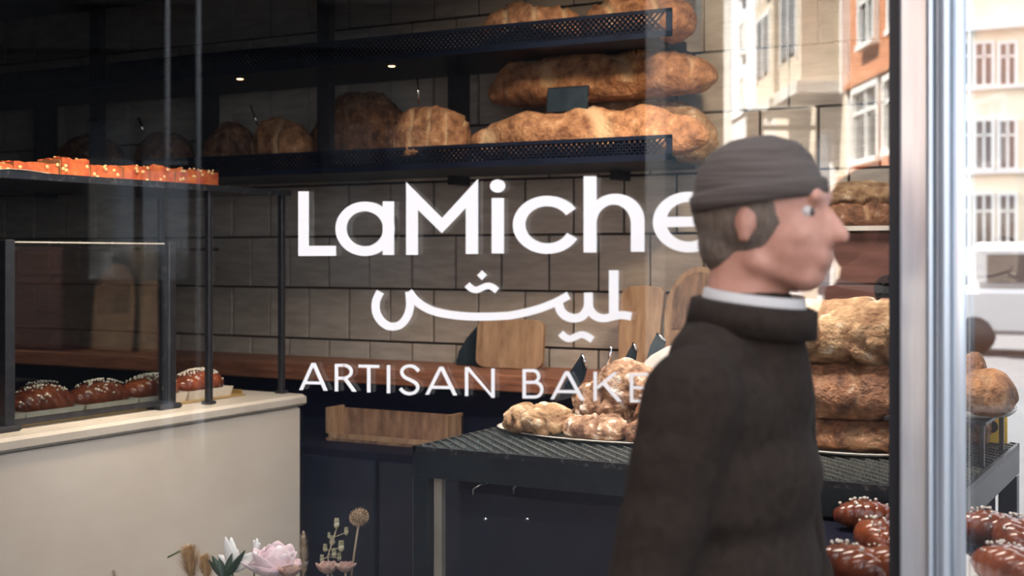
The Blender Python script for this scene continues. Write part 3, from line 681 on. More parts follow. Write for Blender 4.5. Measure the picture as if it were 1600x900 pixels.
# dark glossy buns on the low window shelf, right of the passer-by
ws = thing('window_shelf', 'dark low display shelf behind the window at the lower right', 'shelf', (-.4, 2.6, 0))
relbox(ws, 'shelf_top', navycab, -1.05, .5, 2.26, 3.02, .95, .985, .003)
for x, y in ((-1.03, 2.28), (.45, 2.28), (-1.03, 2.93), (.45, 2.93)): relbox(ws, 'leg', navycab, x, x+.03, y, y+.03, 0, .95)
def lowbuns(lst, grp):
    for i, (u, v, L, r, rz, lab) in enumerate(lst):
        p = atz(u, v, 1.025); bun(lab, p.y, x=p.x, L=L, r=r, z=.988, rz=rz, seed=40+i, sl=.15, group=grp)
lowbuns([(1330, 880, .16, .04, 1.2, 'dark glossy bun lowest left of the mullion, beside the passer-by'), (1372, 838, .15, .04, .5, 'dark glossy bun left of the mullion, touching it'), (1352, 800, .13, .036, 1.9, 'small dark glossy bun at the back left of the mullion'), (1400, 886, .16, .042, 1.0, 'dark glossy bun low against the left side of the mullion'),
         (1545, 826, .15, .042, 1.35, 'back glossy bun right of the mullion'), (1592, 842, .15, .045, .3, 'glossy bun at the far right edge, cut by the frame'), (1576, 884, .15, .042, .9, 'front glossy bun right of the mullion, lying on white paper')], 'dark glossy buns on the window shelf')
wp = thing('white_paper', 'crumpled white paper under the glossy buns right of the mullion', 'paper', (0, 0, 0))
p = atz(1530, 905, .99); wp.location = (p.x, p.y, .986); V = []; n = 9
for i in range(n+1):
    for j in range(n+1):
        x, y = -.06+.16*i/n, -.10+.22*j/n
        V.append((x, y, .003+abs(noise.noise(Vector((x*14, y*14, 3))))*.012+(.03*max(0, 1-i/2.5))))
pm = MB(); pm.add(V, [(i*(n+1)+j, (i+1)*(n+1)+j, (i+1)*(n+1)+j+1, i*(n+1)+j+1) for i in range(n) for j in range(n)], True)
so = pm.build('sheet', mat('white_paper', (.82, .80, .78), rough=.8), wp); sd = so.modifiers.new('thick', 'SOLIDIFY'); sd.thickness = .001
# ------------------------------------------------------------------ flowers behind the glass
bn_ = thing('window_bench', 'dark low bench inside the window under the flowers', 'bench', (-2.4, 2.5, 0))
relbox(bn_, 'bench_top', navycab, -3.08, -1.5, 2.26, 2.80, .42, .45, .003)
for x, y in ((-3.06, 2.28), (-1.55, 2.28), (-3.06, 2.75), (-1.55, 2.75)): relbox(bn_, 'leg', navycab, x, x+.03, y, y+.03, 0, .42)
YV = 2.50
def fpt(u, v, Y=YV): return aty(u, v, Y)
vase_xy = {}
for key, u, lab, c in (('a', 385, 'cream stoneware vase holding the peony and lily', cream_m), ('b', 530, 'brown glass vase holding the dried stems', mat('brown_glass', (.10, .05, .03), rough=.1))):
    p = aty(u, 900, YV); vase_xy[key] = (p.x, YV)
    o = MB().lathe([(0, 0), (.055, 0), (.075, .03), (.08, .10), (.06, .17), (.042, .21), (.048, .24), (.044, .238), (.038, .21), (.055, .165), (.0, .15)], 28).build('vase', c)
    o.location = (p.x, YV, .451); tag(o, lab, 'vase')
def stem_to(key, p, mb, r=.0022):
    x, y = vase_xy[key]; b = Vector((x+(p.x-x)*.15, y+(p.y-y)*.15, .66)); q = [(b-p)*t_+Vector(((1-t_)*t_*.02, 0, 0)) for t_ in (0, .3, .6, .8, 1)]
    mb.tube(q, r, 6); return mb
stem_g = mat('green_stem', (.10, .13, .05), (.18, .20, .09), rough=.6)
stem_t = mat('tan_stem', (.42, .33, .22), (.55, .46, .32), rough=.7)
def petal(mb, M, L, Wd, curl=.6, cup=.3, n=7, m=4, taper=.5):
    V = []
    for i in range(n+1):
        s = i/n; ww = Wd*math.sin(PI*(s**taper))**.8*.5 if 0 < s < 1 else Wd*.03
        for j in range(-m, m+1):
            q = j/m; a = curl*s
            V.append(M @ Vector((q*ww, L*s*math.cos(a*.7), L*s*math.sin(a*.7)*.9+cup*ww*q*q)))
    k = 2*m+1
    mb.add(V, [(i*k+j, i*k+j+1, (i+1)*k+j+1, (i+1)*k+j) for i in range(n) for j in range(k-1)], True)
# peony
pk = mat('peony_petal', (.72, .52, .56), (.86, .74, .76), rough=.6, scale=18, sheen=.3)
pc = fpt(430, 903); fl = thing('peony', 'large pale pink peony bloom at the bottom of the window', 'flower', pc)
rnd = random.Random(8)
pet = []
for ring, (cnt, L, Wd, tilt, curl) in enumerate(((6, .05, .05, 1.35, 1.3), (8, .065, .06, 1.1, 1.2), (9, .078, .068, .8, 1.0), (10, .085, .07, .45, .8), (9, .085, .07, .15, .5))):
    for i in range(cnt):
        a = 2*PI*i/cnt+ring*.4+rnd.uniform(-.15, .15)
        M = Matrix.Rotation(a, 4, 'Z') @ Matrix.Rotation(tilt+rnd.uniform(-.1, .1), 4, 'X') @ Matrix.Translation((0, .004, 0))
        mb = MB(); petal(mb, M, L*rnd.uniform(.9, 1.1), Wd, curl, .5, taper=.75); o = mb.build('petal', pk, fl); o.modifiers.new('t', 'SOLIDIFY').thickness = .0008
stem_to('a', pc, MB()).build('stem', stem_g, fl)
# white lily
def facing(tip, k=0.0):      # y along the petal, its width mostly across the view from the street
    y = tip.normalized(); vd = Vector((-.5, .86, 0)); x = y.cross(vd).normalized(); z = x.cross(y)
    return Matrix((( x.x, y.x, z.x, 0), (x.y, y.y, z.y, 0), (x.z, y.z, z.z, 0), (0, 0, 0, 1))) @ Matrix.Rotation(k, 4, 'Y')
lw = mat('lily_petal', (.78, .77, .72), (.88, .87, .84), rough=.5, scale=14)
lc = fpt(362, 892, 2.46); fl = thing('lily', 'white lily with pointed petals left of the pink peony', 'flower', lc)
for i, (du, dv) in enumerate(((-17, -50), (-3, -52), (12, -34), (30, -28), (-26, -26), (22, -8))):
    tip = fpt(362+du, 892+dv, 2.46+.02*(i % 3-1))-lc; L = tip.length
    q = facing(tip, .5*((i % 3)-1))
    mb = MB(); petal(mb, q, L, .030, .35, .4, taper=.8); o = mb.build('petal', lw, fl); o.modifiers.new('t', 'SOLIDIFY').thickness = .0008
stem_to('a', lc, MB()).build('stem', stem_g, fl)
lc2 = fpt(398, 872, 2.52); fl = thing('lily', 'half-open white lily bud touching the peony', 'flower', lc2)
for i, (du, dv) in enumerate(((-4, -28), (3, -30), (9, -22))):
    tip = fpt(398+du, 872+dv, 2.52)-lc2; q = facing(tip, .5*(i-1))
    mb = MB(); petal(mb, q, tip.length, .018, .2, .9, taper=.8); o = mb.build('petal', lw, fl); o.modifiers.new('t', 'SOLIDIFY').thickness = .0008
stem_to('a', lc2, MB()).build('stem', stem_g, fl)
# dark leaves
dl = mat('dark_leaf', (.018, .04, .024), (.04, .075, .045), rough=.45, scale=12)
lc = fpt(350, 905, 2.44); fl = thing('leaf_sprig', 'sprig of dark green leaves under the white lily', 'leaves', lc)
for i, (du, dv) in enumerate(((-32, -28), (-22, -38), (-6, -34), (8, -40), (24, -30), (34, -38), (-14, -18))):
    tip = fpt(350+du, 905+dv, 2.44)-lc; q = facing(tip, .5*((i % 3)-1))
    mb = MB(); petal(mb, q, tip.length, .018, .3, .3, taper=.9); o = mb.build('leaf', dl, fl); o.modifiers.new('t', 'SOLIDIFY').thickness = .0006
stem_to('a', lc, MB()).build('stem', stem_g, fl)
# fluffy grasses
def fluff(name, label, base, tip, rad, m, n=260, seed=1, key='a', droop=.3, cat='dried grass'):
    t = thing(name, label, cat, base); rnd = random.Random(seed); ax = tip-base; mb = MB()
    up = ax.normalized()
    for _ in range(n):
        s = rnd.random()**.9; w_ = rad*math.sin(PI*min(1, .12+s*.86))**.7
        a = rnd.uniform(0, 2*PI); side = up.orthogonal().normalized(); side = Matrix.Rotation(a, 3, up) @ side
        p0 = ax*s*.9; d = (side*rnd.uniform(.5, 1)+up*rnd.uniform(.6, 1.5)).normalized()*w_*1.35
        nrm = d.cross(up).normalized()*.0011
        mb.add([p0-nrm, p0+nrm, p0+d], [(0, 1, 2)])
    mb.build('fluff', m, t, kind='stuff')
    stem_to(key, base, MB().tube([Vector(), ax*.9], .002, 6)).build('stem', stem_t, t)
gold = mat('grass_gold', (.45, .27, .11), (.70, .50, .27), rough=.8, scale=40)
tanp = mat('grass_tan', (.36, .27, .19), (.56, .46, .34), rough=.8, scale=40)
fluff('bunny_tail_grass', 'fluffy golden grass head left of the dark leaves', fpt(300, 915, 2.48), fpt(294, 852, 2.48), .042, gold, 800, 3)
fluff('bunny_tail_grass', 'second fluffy golden grass head hugging the first on its right', fpt(326, 918, 2.50), fpt(318, 866, 2.50), .034, gold, 600, 4)
fluff('grass_plume', 'tall thin tan grass plume right of the peony', fpt(474, 905, 2.46), fpt(474, 822, 2.46), .017, tanp, 420, 5)
fluff('dried_grass', 'small brown grass seed tip at the bottom left of the flowers', fpt(180, 912, 2.5), fpt(177, 890, 2.5), .014, tanp, 120, 6)
# scabiosa pod
pc = fpt(561, 808); t = thing('seed_pod', 'round brown seed pod on a straight tall stem', 'dried flower', pc)
mb = MB(); rnd = random.Random(2); podm = mat('pod_brown', (.30, .20, .12), (.55, .42, .28), rough=.8, scale=50)
mb.ball((0, 0, 0), .014, 12)
for i in range(110):
    z = 1-2*(i+.5)/110; a = i*2.39996; r = math.sqrt(1-z*z); d = Vector((r*math.cos(a), r*math.sin(a), z)); o_ = d.orthogonal().normalized()*.0022; o2 = d.cross(o_)
    mb.add([d*.014-o_, d*.014+o_, d*.0235+o2*1.5, d*.0235-o2*1.5], [(0, 1, 2, 3)])
mb.build('pod', podm, t); e = fpt(549, 900)-pc
MB().tube([(0, 0, -.01), e*.5, e], .0025, 8).build('stem', stem_t, t)
# budding branch
pc = fpt(520, 905, 2.52); t = thing('budding_branch', 'dried branch with pale green buds left of the seed pod', 'dried flower', pc)
bud = mat('bud_green', (.32, .31, .17), (.55, .52, .36), rough=.7, scale=30)
main = [fpt(520, 905, 2.52)-pc, fpt(512, 870, 2.52)-pc, fpt(520, 845, 2.52)-pc, fpt(527, 822, 2.52)-pc]
MB().tube(main, .0018, 6).build('twig', stem_t, t)
for i, (u, v, r) in enumerate(((526, 820, .010), (541, 832, .008), (519, 847, .010), (533, 856, .011), (508, 858, .008), (503, 875, .008), (522, 866, .009), (514, 838, .006), (530, 872, .008))):
    c = fpt(u, v, 2.52+.012*((i % 3)-1))-pc; q = main[1]+(main[3]-main[1])*min(1, max(0, (870-v)/60))
    b = MB(); b.tube([q, c], .0011, 5)
    for k in range(5):
        a = k*2*PI/5; petal(b, Matrix.Translation(c) @ Matrix.Rotation(a, 4, 'Z') @ Matrix.Rotation(.9, 4, 'X'), r*1.7, r*1.3, .5, .6, n=4, m=2, taper=.8)
    b.ball(c, (r*.7, r*.7, r*.9), 8); b.build('bud', bud, t)
# dusty dried roses
dr_m = mat('dusty_rose', (.30, .17, .13), (.52, .36, .30), rough=.8, scale=25)
for (u, v, r, lab) in ((512, 897, .030, 'dusty brown dried rose under the budding branch'), (540, 895, .026, 'small dusty rose beside the stem of the seed pod'), (452, 903, .030, 'curled brown dried bloom in front of the peony')):
    pc = fpt(u, v, 2.45); t = thing('dried_rose', lab, 'dried flower', pc, group='dried roses'); rnd = random.Random(u)
    for ring in range(3):
        for i in range(5+ring):
            mb = MB(); petal(mb, Matrix.Rotation(2*PI*i/(5+ring)+ring*.5, 4, 'Z') @ Matrix.Rotation(1.15-.48*ring, 4, 'X'), r*(.75+.28*ring), r*1.05, .8, .5, n=5, m=3, taper=.8)
            o = mb.build('petal', dr_m, t); o.modifiers.new('t', 'SOLIDIFY').thickness = .0006
    stem_to('b', pc, MB()).build('stem', stem_t, t)
# thin twig
a, b = fpt(262, 871, 2.46), fpt(281, 861, 2.46); p_ = fpt(330, 905, 2.48)
t = thing('twig', 'thin dark twig end poking out left of the golden grass', 'twig', a)
MB().tube([Vector(), b-a], [.002, .003], 6).build('tip', stem_g, t); MB().tube([b-a, fpt(290, 880, 2.49)-a, fpt(330, 905, 2.48)-a], .0008, 5).build('stalk', stem_t, t)
# ------------------------------------------------------------------ vinyl lettering on the glass
GY = G-.0045
def G2(u, v): p = aty(u, v, GY); return (p.x, p.z)
def ell(cx_, cy_, rx, ry, a0, a1, n=40): return [(cx_+rx*math.cos(math.radians(a0+(a1-a0)*i/n)), cy_-ry*math.sin(math.radians(a0+(a1-a0)*i/n))) for i in range(n+1)]
class Letter:
    def __init__(s): s.polys = []; s.dep = []; s.k = 0
    def poly(s, P): s.polys.append(P); s.dep.append(s.k); s.k += 1; return s
    def strip(s, A, B):
        for i in range(len(A)-1): s.polys.append([A[i], A[i+1], B[i+1], B[i]]); s.dep.append(s.k)
        s.k += 1; return s
    def stroke(s, P, w_, square=0):
        A, B = [], []
        for i, p in enumerate(P):
            a, b = P[max(i-1, 0)], P[min(i+1, len(P)-1)]; dx, dy = b[0]-a[0], b[1]-a[1]; l = math.hypot(dx, dy); nx, ny = -dy/l*w_/2, dx/l*w_/2
            A.append((p[0]+nx, p[1]+ny)); B.append((p[0]-nx, p[1]-ny))
        return s.strip(A, B)
def smooth(P, n=5):
    out = []
    for i in range(len(P)-1):
        p0, p1, p2, p3 = P[max(i-1, 0)], P[i], P[i+1], P[min(i+2, len(P)-1)]
        for k in range(n):
            t_ = k/n; out.append(tuple(.5*((2*p1[c])+(-p0[c]+p2[c])*t_+(2*p0[c]-5*p1[c]+4*p2[c]-p3[c])*t_*t_+(-p0[c]+3*p1[c]-3*p2[c]+p3[c])*t_**3) for c in (0, 1)))
    return out+[P[-1]]
def rect(x0, x1, y0, y1, sk=0): return [(x0, y0), (x1, y0), (x1, y1), (x0, y1)]
def sign(label, letters):
    c = G2(*letters[0][0].polys[0][0]); t = thing('window_lettering', label, 'lettering', (c[0], GY, c[1]))
    for l, nm in letters:
        mb = MB()
        for P, kk in zip(l.polys, l.dep):
            Q = [G2(*p) for p in P]
            ar = sum(Q[i][0]*Q[(i+1) % len(Q)][1]-Q[(i+1) % len(Q)][0]*Q[i][1] for i in range(len(Q)))
            if ar < 0: Q = Q[::-1]
            k = len(Q); V = [(x-c[0], -.0012-.0002*kk, z-c[1]) for x, z in Q]+[(x-c[0], 0, z-c[1]) for x, z in Q]
            mb.add(V, [list(range(k)), list(range(2*k-1, k-1, -1))]+[[i, k+i, k+(i+1) % k, (i+1) % k] for i in range(k)])
        mb.build(nm, white_m, t)
    return t
Ls = []
Ls.append(Letter().poly([(466.5, 299), (482.5, 299), (482.5, 400), (466.5, 400)]).poly([(482.5, 384), (525, 384), (525, 399.7), (482.5, 400)]))
Ls.append(Letter().strip(ell(570.5, 357.5, 46, 42.5, 0, 360, 64), ell(570.3, 357.5, 28.7, 27.3, 0, 360, 64)).poly(rect(598.5, 615.8, 314.6, 398.4)))
Ls.append(Letter().poly([(635, 285), (653, 303), (653, 398.3), (635, 398.3)]).poly([(653, 303), (690.8, 341), (690.8, 364.5), (653, 327.4)]).poly([(690.8, 341), (728.5, 300), (728.5, 324.7), (690.8, 364.5)]).poly([(728.5, 300), (747, 280), (747, 396.7), (728.5, 396.9)]))
Ls.append(Letter().poly(rect(768.6, 787.5, 309.4, 396)).poly(ell(777.8, 290.7, 11.8, 10.3, 0, 345, 23)))
Ls.append(Letter().strip(ell(855.3, 351.3, 53.6, 45.4, 34, 331, 60), ell(855.3, 351.3, 34.3, 28.9, 31, 334, 60)))
Ls.append(Letter().poly(rect(912.2, 932.2, 275.3, 394.6)).strip(ell(962, 345, 45, 42.3, 0, 145, 40), ell(959.2, 350, 27, 30.3, 0, 180, 40)).poly([(986.2, 349), (1007, 344), (1007, 393.4), (986.2, 393.5)]))
Ls.append(Letter().strip(ell(1076.6, 347, 56.2, 47.4, -6, 329, 66), ell(1076, 346.6, 34.8, 30.9, 0, 333, 66)).poly([(1040, 338.8), (1112, 338.4), (1132.5, 346), (1132.5, 353), (1040, 355)]))
sign('white Latin shop name LaMiche on the window glass', [(l, 'letter') for l in Ls])
w_ = 12.4
A1 = Letter().stroke(smooth([(594.5, 456.2), (588.6, 468), (587, 480), (589.5, 492), (596, 502), (605, 508.6), (614, 510.4), (624, 508.2), (632, 501.5), (638, 491), (641, 478), (640.6, 466), (639.8, 455.6)]), w_)
A1.stroke(smooth([(638.5, 456), (645, 464.5), (652, 471.8), (664, 480.2), (679.2, 486.6), (699.4, 491), (728, 494.2), (756.9, 494.8), (785.6, 493.8), (799.5, 492.5), (825, 487.3), (847.5, 480.8), (870, 471.6), (888.6, 461.6)]), w_)
A1.stroke(smooth([(872.8, 474.5), (876.5, 485.8), (885, 494), (897, 497.2), (909, 494.5), (917, 485), (919.6, 474.5), (919.6, 457.3)]), w_+1)
A1.stroke(smooth([(919.8, 474), (922, 484), (928, 492), (936, 496.2), (946, 497.2), (957, 494.6), (969, 492.4), (978, 493), (986.5, 494.6)]), w_)
A1.poly(rect(952.1, 966.5, 422.3, 495))
A2 = Letter().poly([(753.3, 422.8), (761, 430.1), (753.3, 437.6), (745.8, 430.1)])
A3 = Letter().stroke(smooth([(730.2, 444.6), (736, 450.6), (744.6, 453.1), (753.3, 449.7), (761.9, 446.7), (769, 448.4), (777, 454.4)]), 10)
A4 = Letter().stroke(smooth([(876.2, 520.6), (883, 527), (891, 529.4), (900, 525.7), (909, 522.8), (917, 525.3), (925.8, 531.2)]), 10.5)
sign('white Arabic shop name below the Latin one on the window glass', [(A1, 'script_stroke'), (A2, 'diamond_dot'), (A3, 'wave_mark'), (A4, 'wave_mark')])
t_ = 5.0; Ls = []
def A_(ax, ay, lx, ly, rx, ry, b0, b1): return Letter().poly([(ax-2.8, ay), (ax+2.8, ay), (lx+5.4, ly), (lx-.2, ly)]).poly([(ax-2.8, ay), (ax+2.8, ay), (rx+.2, ry), (rx-5.4, ry)]).stroke([b0, b1], 4.4)
Ls.append(A_(489.9, 567, 468, 609.4, 511.6, 610.4, (476.5, 597.9), (503.5, 598.5)))
def R_(x, y0, y1, xb, ym): 
    h = (ym-y0)/2
    return Letter().poly(rect(x-2.5, x+2.5, y0, y1)).stroke([(x, y0+2.2), (xb-h, y0+2.2)]+ell(xb-h-2, y0+h, h+.2, h-2.3, 88, -88, 16)+[(xb-h, ym-2.2), (x, ym-2.2)], 4.6)
Ls.append(R_(526, 568.6, 611.3, 551, 593).poly([(536, 591), (542, 591), (557, 611.8), (551, 611.8)]))
Ls.append(Letter().poly([(560.5, 569.6), (592.4, 570.4), (592.4, 575), (560.5, 574.2)]).poly(rect(574, 579, 573, 613)))
Ls.append(Letter().poly(rect(604.8, 609.8, 570.6, 614.4)))
Ls.append(Letter().stroke(smooth([(654.5, 580), (647.5, 573.6), (638.4, 571.8), (630.6, 575.3), (628, 582.2), (632.6, 589.4), (643, 594.6), (650.6, 599.6), (653, 606.4), (648.6, 612.8), (639.5, 615.2), (631, 612.4), (625.6, 607)]), 4.8))
Ls.append(A_(689.6, 573, 665, 616.6, 714, 617.7, (674.5, 605), (704.4, 605.6)))
Ls.append(Letter().poly(rect(726.8, 731.8, 573.5, 618.7)).poly(rect(768, 773, 575.8, 621.4)).poly([(726.8, 573.5), (732.2, 573.5), (773, 621.6), (767.2, 619)]))
Ls.append(Letter().poly(rect(816.8, 821.8, 576.8, 622.6)).stroke([(819, 579)]+ell(833, 588.2, 9, 9.1, 88, -88, 14)+[(819, 597.4)], 4.6).stroke([(819, 597.4)]+ell(836, 608.8, 11, 11.4, 88, -88, 14)+[(819, 620.3)], 4.6))
Ls.append(A_(885.8, 580.2, 860.5, 623.8, 913, 625.3, (870.5, 611.6), (903.4, 612.2)))
Ls.append(Letter().poly(rect(927.8, 932.8, 580.9, 626.3)).poly([(959, 582), (965.6, 582), (934.5, 608), (932.8, 603.5)]).poly([(942, 601), (946.5, 597.5), (971.6, 627.4), (965.2, 627.4)]))
Ls.append(Letter().poly(rect(984.5, 989.5, 583, 628.8)).poly(rect(989, 1013, 583, 587.3)).poly(rect(989, 1011, 603.6, 607.8)).poly(rect(989, 1013, 624.6, 628.8)))
Ls.append(R_(1035.4, 584, 630.4, 1063, 608.5).poly([(1046, 606.5), (1052, 606.5), (1068, 631), (1062, 631)]))
Ls.append(Letter().poly([(1081, 586), (1087, 586), (1101.6, 609), (1098.6, 612)]).poly([(1119, 587), (1113, 587), (1097, 609), (1100, 612)]).poly(rect(1096.6, 1101.6, 609, 633)))
sign('thin white words ARTISAN BAKERY under the shop names', [(l, 'letter') for l in Ls])
# ------------------------------------------------------------------ street buildings (across the street, seen mirrored in the glass)
def glasswin(w): return w
def building(name, label, P0, Dv, length, H, depth, m, wins, z0=-.12, frame=None, cornices=(), bay=None, wing=None):
    # local x runs along the facade, local -y is the street side
    Dv = Vector((Dv[0], Dv[1], 0)).normalized()
    t = thing(name, label, 'building', (P0[0], P0[1], z0), math.atan2(Dv.y, Dv.x))
    MB().box(0, length, 0, depth, 0, H-z0).build('wall', m, t)
    mr = MB().box(-.15, length+.15, -.25, depth+.1, H-z0, H-z0+.35).build('roof_edge', frame or m, t)
    cache = {}
    for (x, z, w_, h) in wins:
        key = (round(w_, 3), round(h, 3))
        if key not in cache:
            f = MB(); e = .09
            f.box(-w_/2-e, w_/2+e, -.10, 0, h/2, h/2+e); f.box(-w_/2-e, w_/2+e, -.14, 0, -h/2-e, -h/2); f.box(-w_/2-e, -w_/2, -.10, 0, -h/2, h/2); f.box(w_/2, w_/2+e, -.10, 0, -h/2, h/2)
            f.box(-.035, .035, -.07, 0, -h/2, h/2); f.box(-w_/2, w_/2, -.07, 0, h*.2-.03, h*.2+.03)
            cache[key] = (f.mesh('window'), MB().box(-w_/2, w_/2, -.02, .0, -h/2, h/2).mesh('pane'))
            cache[key][0].materials.append(frame or FRAMEW); cache[key][1].materials.append(FARGLASS)
        fm, pm_ = cache[key]
        o = bpy.data.objects.new('window', fm); COL.objects.link(o); o.parent = t; o.location = (x, -.002, z-z0)
        q = bpy.data.objects.new('pane', pm_); COL.objects.link(q); q.parent = o
    for (za, zb, pr) in cornices:
        MB().box(-.02, length+.02, -pr, .0, za-z0, zb-z0).build('cornice', frame or m, t)
    return t
FRAMEW = mat('window_white', (.78, .78, .76), rough=.6)
VO = Vector((0, 2*G)); DF = Vector((-SY, -CY)); DR = Vector((CY, -SY))
def vp(d, r): return VO+DF*d+DR*r           # street position from distance along / across the mirrored view
orange = mat('orange_render', (.50, .20, .09), (.58, .25, .12), rough=.9, scale=1.5)
beige = mat('beige_render', (.56, .47, .36), (.64, .55, .44), rough=.9, scale=1.5)
whiter = mat('white_render', (.82, .83, .85), (.88, .88, .9), rough=.9, scale=1.5)
greyr = mat('grey_render', (.52, .50, .46), (.60, .58, .54), rough=.9, scale=1.5)
R0 = 6.0
def dd(u): return FPX*R0/(u-800)
def facade(name, label, u_near, u_far, H, m, wins, **k):
    d0, d1 = dd(u_near), dd(u_far)        # local x = 0 at the near end so that -y faces the street
    P = vp(d0, R0); Q = vp(d1, R0)
    ww = []
    for (ua, ub, va, vb) in wins:
        da, db = dd(ua), dd(ub); dm = (da+db)/2; za = ZC+(HOR-va)/FPX*dm; zb = ZC+(HOR-vb)/FPX*dm
        ww.append((dm-d0, (za+zb)/2, abs(da-db), abs(za-zb)))
    return building(name, label, P, Q-P, d1-d0, H, 5, m, ww, **k)
ob = facade('apartment_building', 'orange rendered building with white framed windows across the street', 1520, 1326, 14, orange,
       [(1340, 1378, 140, 248), (1390, 1424, 120, 232), (1436, 1480, 96, 214), (1350, 1372, -30, 66), (1397, 1415, -60, 42), (1440, 1462, -90, 16)], cornices=((4.52, 4.62, .12), (2.75, 3.0, .2)))
OL = dd(1326)-dd(1520)
MB().box(OL-.12, OL, -.16, -.001, 4.6, 14).build('corner_strip', FRAMEW, ob)
MB().box(OL-.4, OL-.25, -.10, -.001, .2, 4.5).build('corner_strip', FRAMEW, ob)
MB().box(.0, OL-.5, -.03, -.001, .2, 2.8).build('stone_base', beige, ob)
bb = facade('apartment_building', 'beige stone building with stacked bays beyond the orange one', 1325, 1214, 13, beige,
       [(1236, 1262, -40, 18), (1222, 1230, 60, 120)], cornices=((7.0, 7.25, .5),), frame=beige)
for z0b, z1b in ((4.9, 6.9), (7.6, 9.6), (10.2, 12)):
    for xb in (.4, 2.9):
        bay = MB().box(xb, xb+1.9, -.75, -.001, z0b, z1b).build('bay', beige, bb)
        MB().box(xb-.08, xb+1.98, -.85, -.001, z0b-.22, z0b-.001).build('bay_sill', greyr, bb)
        MB().box(xb+.3, xb+1.6, -.79, -.751, z0b+.6, z1b-.25).build('bay_window', FARGLASS, bb)
        f = MB(); f.box(xb+.22, xb+.3, -.80, -.751, z0b+.5, z1b-.2); f.box(xb+1.6, xb+1.68, -.80, -.751, z0b+.5, z1b-.2); f.box(xb+.91, xb+.98, -.80, -.76, z0b+.5, z1b-.2); f.box(xb+.22, xb+1.68, -.80, -.751, z1b-.25, z1b-.15)
        f.build('bay_frame', FRAMEW, bb)
ar = [(0, 0), (.9, 0), (.9, 2.6)]+[(.45+.45*math.cos(a), 2.6+.45*math.sin(a)) for a in [PI*i/10 for i in range(1, 10)]]+[(0, 2.6)]
for xb in (.9, 3.6):
    MB().prism([(x*1.25-.11, y*1.06) for x, y in ar], Matrix.Translation((xb, 0, .9)) @ Matrix.Rotation(PI/2, 4, 'X'), .10).build('arch_surround', whiter, bb)
    MB().prism(ar, Matrix.Translation((xb, -.105, 1.0)) @ Matrix.Rotation(PI/2, 4, 'X'), .02).build('arch_pane', FARGLASS, bb)
sb = MB().box(1.6, 3.4, -1.5, -1.2, 3.7, 4.5).build('hanging_sign', gasket, bb); MB().box(1.72, 3.28, -1.53, -1.501, 3.82, 4.38).build('sign_face', FRAMEW, sb)
MB().box(2.4, 2.5, -1.2, -.001, 4.2, 4.3).build('sign_arm', gasket, sb)
facade('apartment_building', 'light grey building between the beige one and the white tower', 1214, 1181, 14, greyr, [(1188, 1194, 40, 90), (1200, 1206, 120, 170)])
wt_ = facade('apartment_building', 'bright white narrow tower with small windows down the street', 1180, 1143, 22, whiter, [(1161, 1166, 38, 82), (1162, 1167, 122, 166), (1161, 1166, -50, -5)])
facade('apartment_building', 'pale grey house beyond the white tower', 1142, 1104, 12, greyr, [(1112, 1116, 160, 200), (1124, 1128, 160, 200), (1112, 1116, 230, 260), (1124, 1128, 230, 260)])
# dark building opposite, on the left of the street
dk = mat('dark_brick', (.006, .007, .010), (.012, .012, .014), rough=.9, scale=3)
d0 = 14.0
P = vp(d0, 1.62); Q = vp(d0, -24)
db = building('dark_building', 'tall dark brick building opposite the shop on the left', (P.x, P.y), (Q-P), 25.62, 12, 1.2, dk,
         [(3+2.6*i, z, 1.1, 1.7) for i in range(8) for z in (2.2, 5.2, 8.2)], frame=dk, cornices=((3.8, 3.95, .1),))
MB().box(0, .2, -.12, -.001, .1, 12).build('pilaster', greyr, db)
P = vp(d0, 2.02); Q = vp(d0, 1.63)
building('glazed_tower', 'blue-grey stair tower joined to the dark building', (P.x, P.y), Q-P, .39, 12, 1.2, mat('bluegrey_render', (.16, .22, .25), (.20, .27, .30), rough=.6), [], frame=dk)
P = vp(d0, 2.26); Q = vp(d0, 2.03)
building('stone_pier', 'tan stone pier at the corner of the stair tower', (P.x, P.y), Q-P, .23, 12, .6, mat('tan_stone', (.42, .33, .23), (.52, .42, .31), rough=.9), [], frame=beige)
# cream building behind the shop, seen through both windows at the right
crm = mat('cream_render', (.84, .74, .56), (.90, .81, .65), rough=.9, scale=1.2)
YB = 40.0
xl = aty(1400, 400, YB).x; xr = aty(1900, 400, YB).x
ww = []
for (va, vb) in ((70, 132), (190, 262), (306, 386), (430, 492)):
    for (ua, ub) in ((1452, 1476), (1490, 1512), (1526, 1550), (1564, 1586), (1606, 1630), (1650, 1674), (1700, 1724)):
        a = aty(ua, va, YB); b = aty(ub, vb, YB); ww.append(((a.x+b.x)/2-xl, (a.z+b.z)/2, b.x-a.x, a.z-b.z))
zc_ = [aty(1550, v, YB).z for v in (48, 34)]
cb = building('apartment_building', 'cream facade with rows of tall narrow windows behind the shop', (xl, YB), (1, 0), xr-xl, 9.6, 6, crm, ww, frame=FRAMEW, z0=-.8, cornices=((zc_[0], zc_[1], .35), (aty(1550, 140, YB).z, aty(1550, 134, YB).z, .15), (aty(1550, 272, YB).z, aty(1550, 266, YB).z, .15), (aty(1550, 398, YB).z, aty(1550, 392, YB).z, .12)))
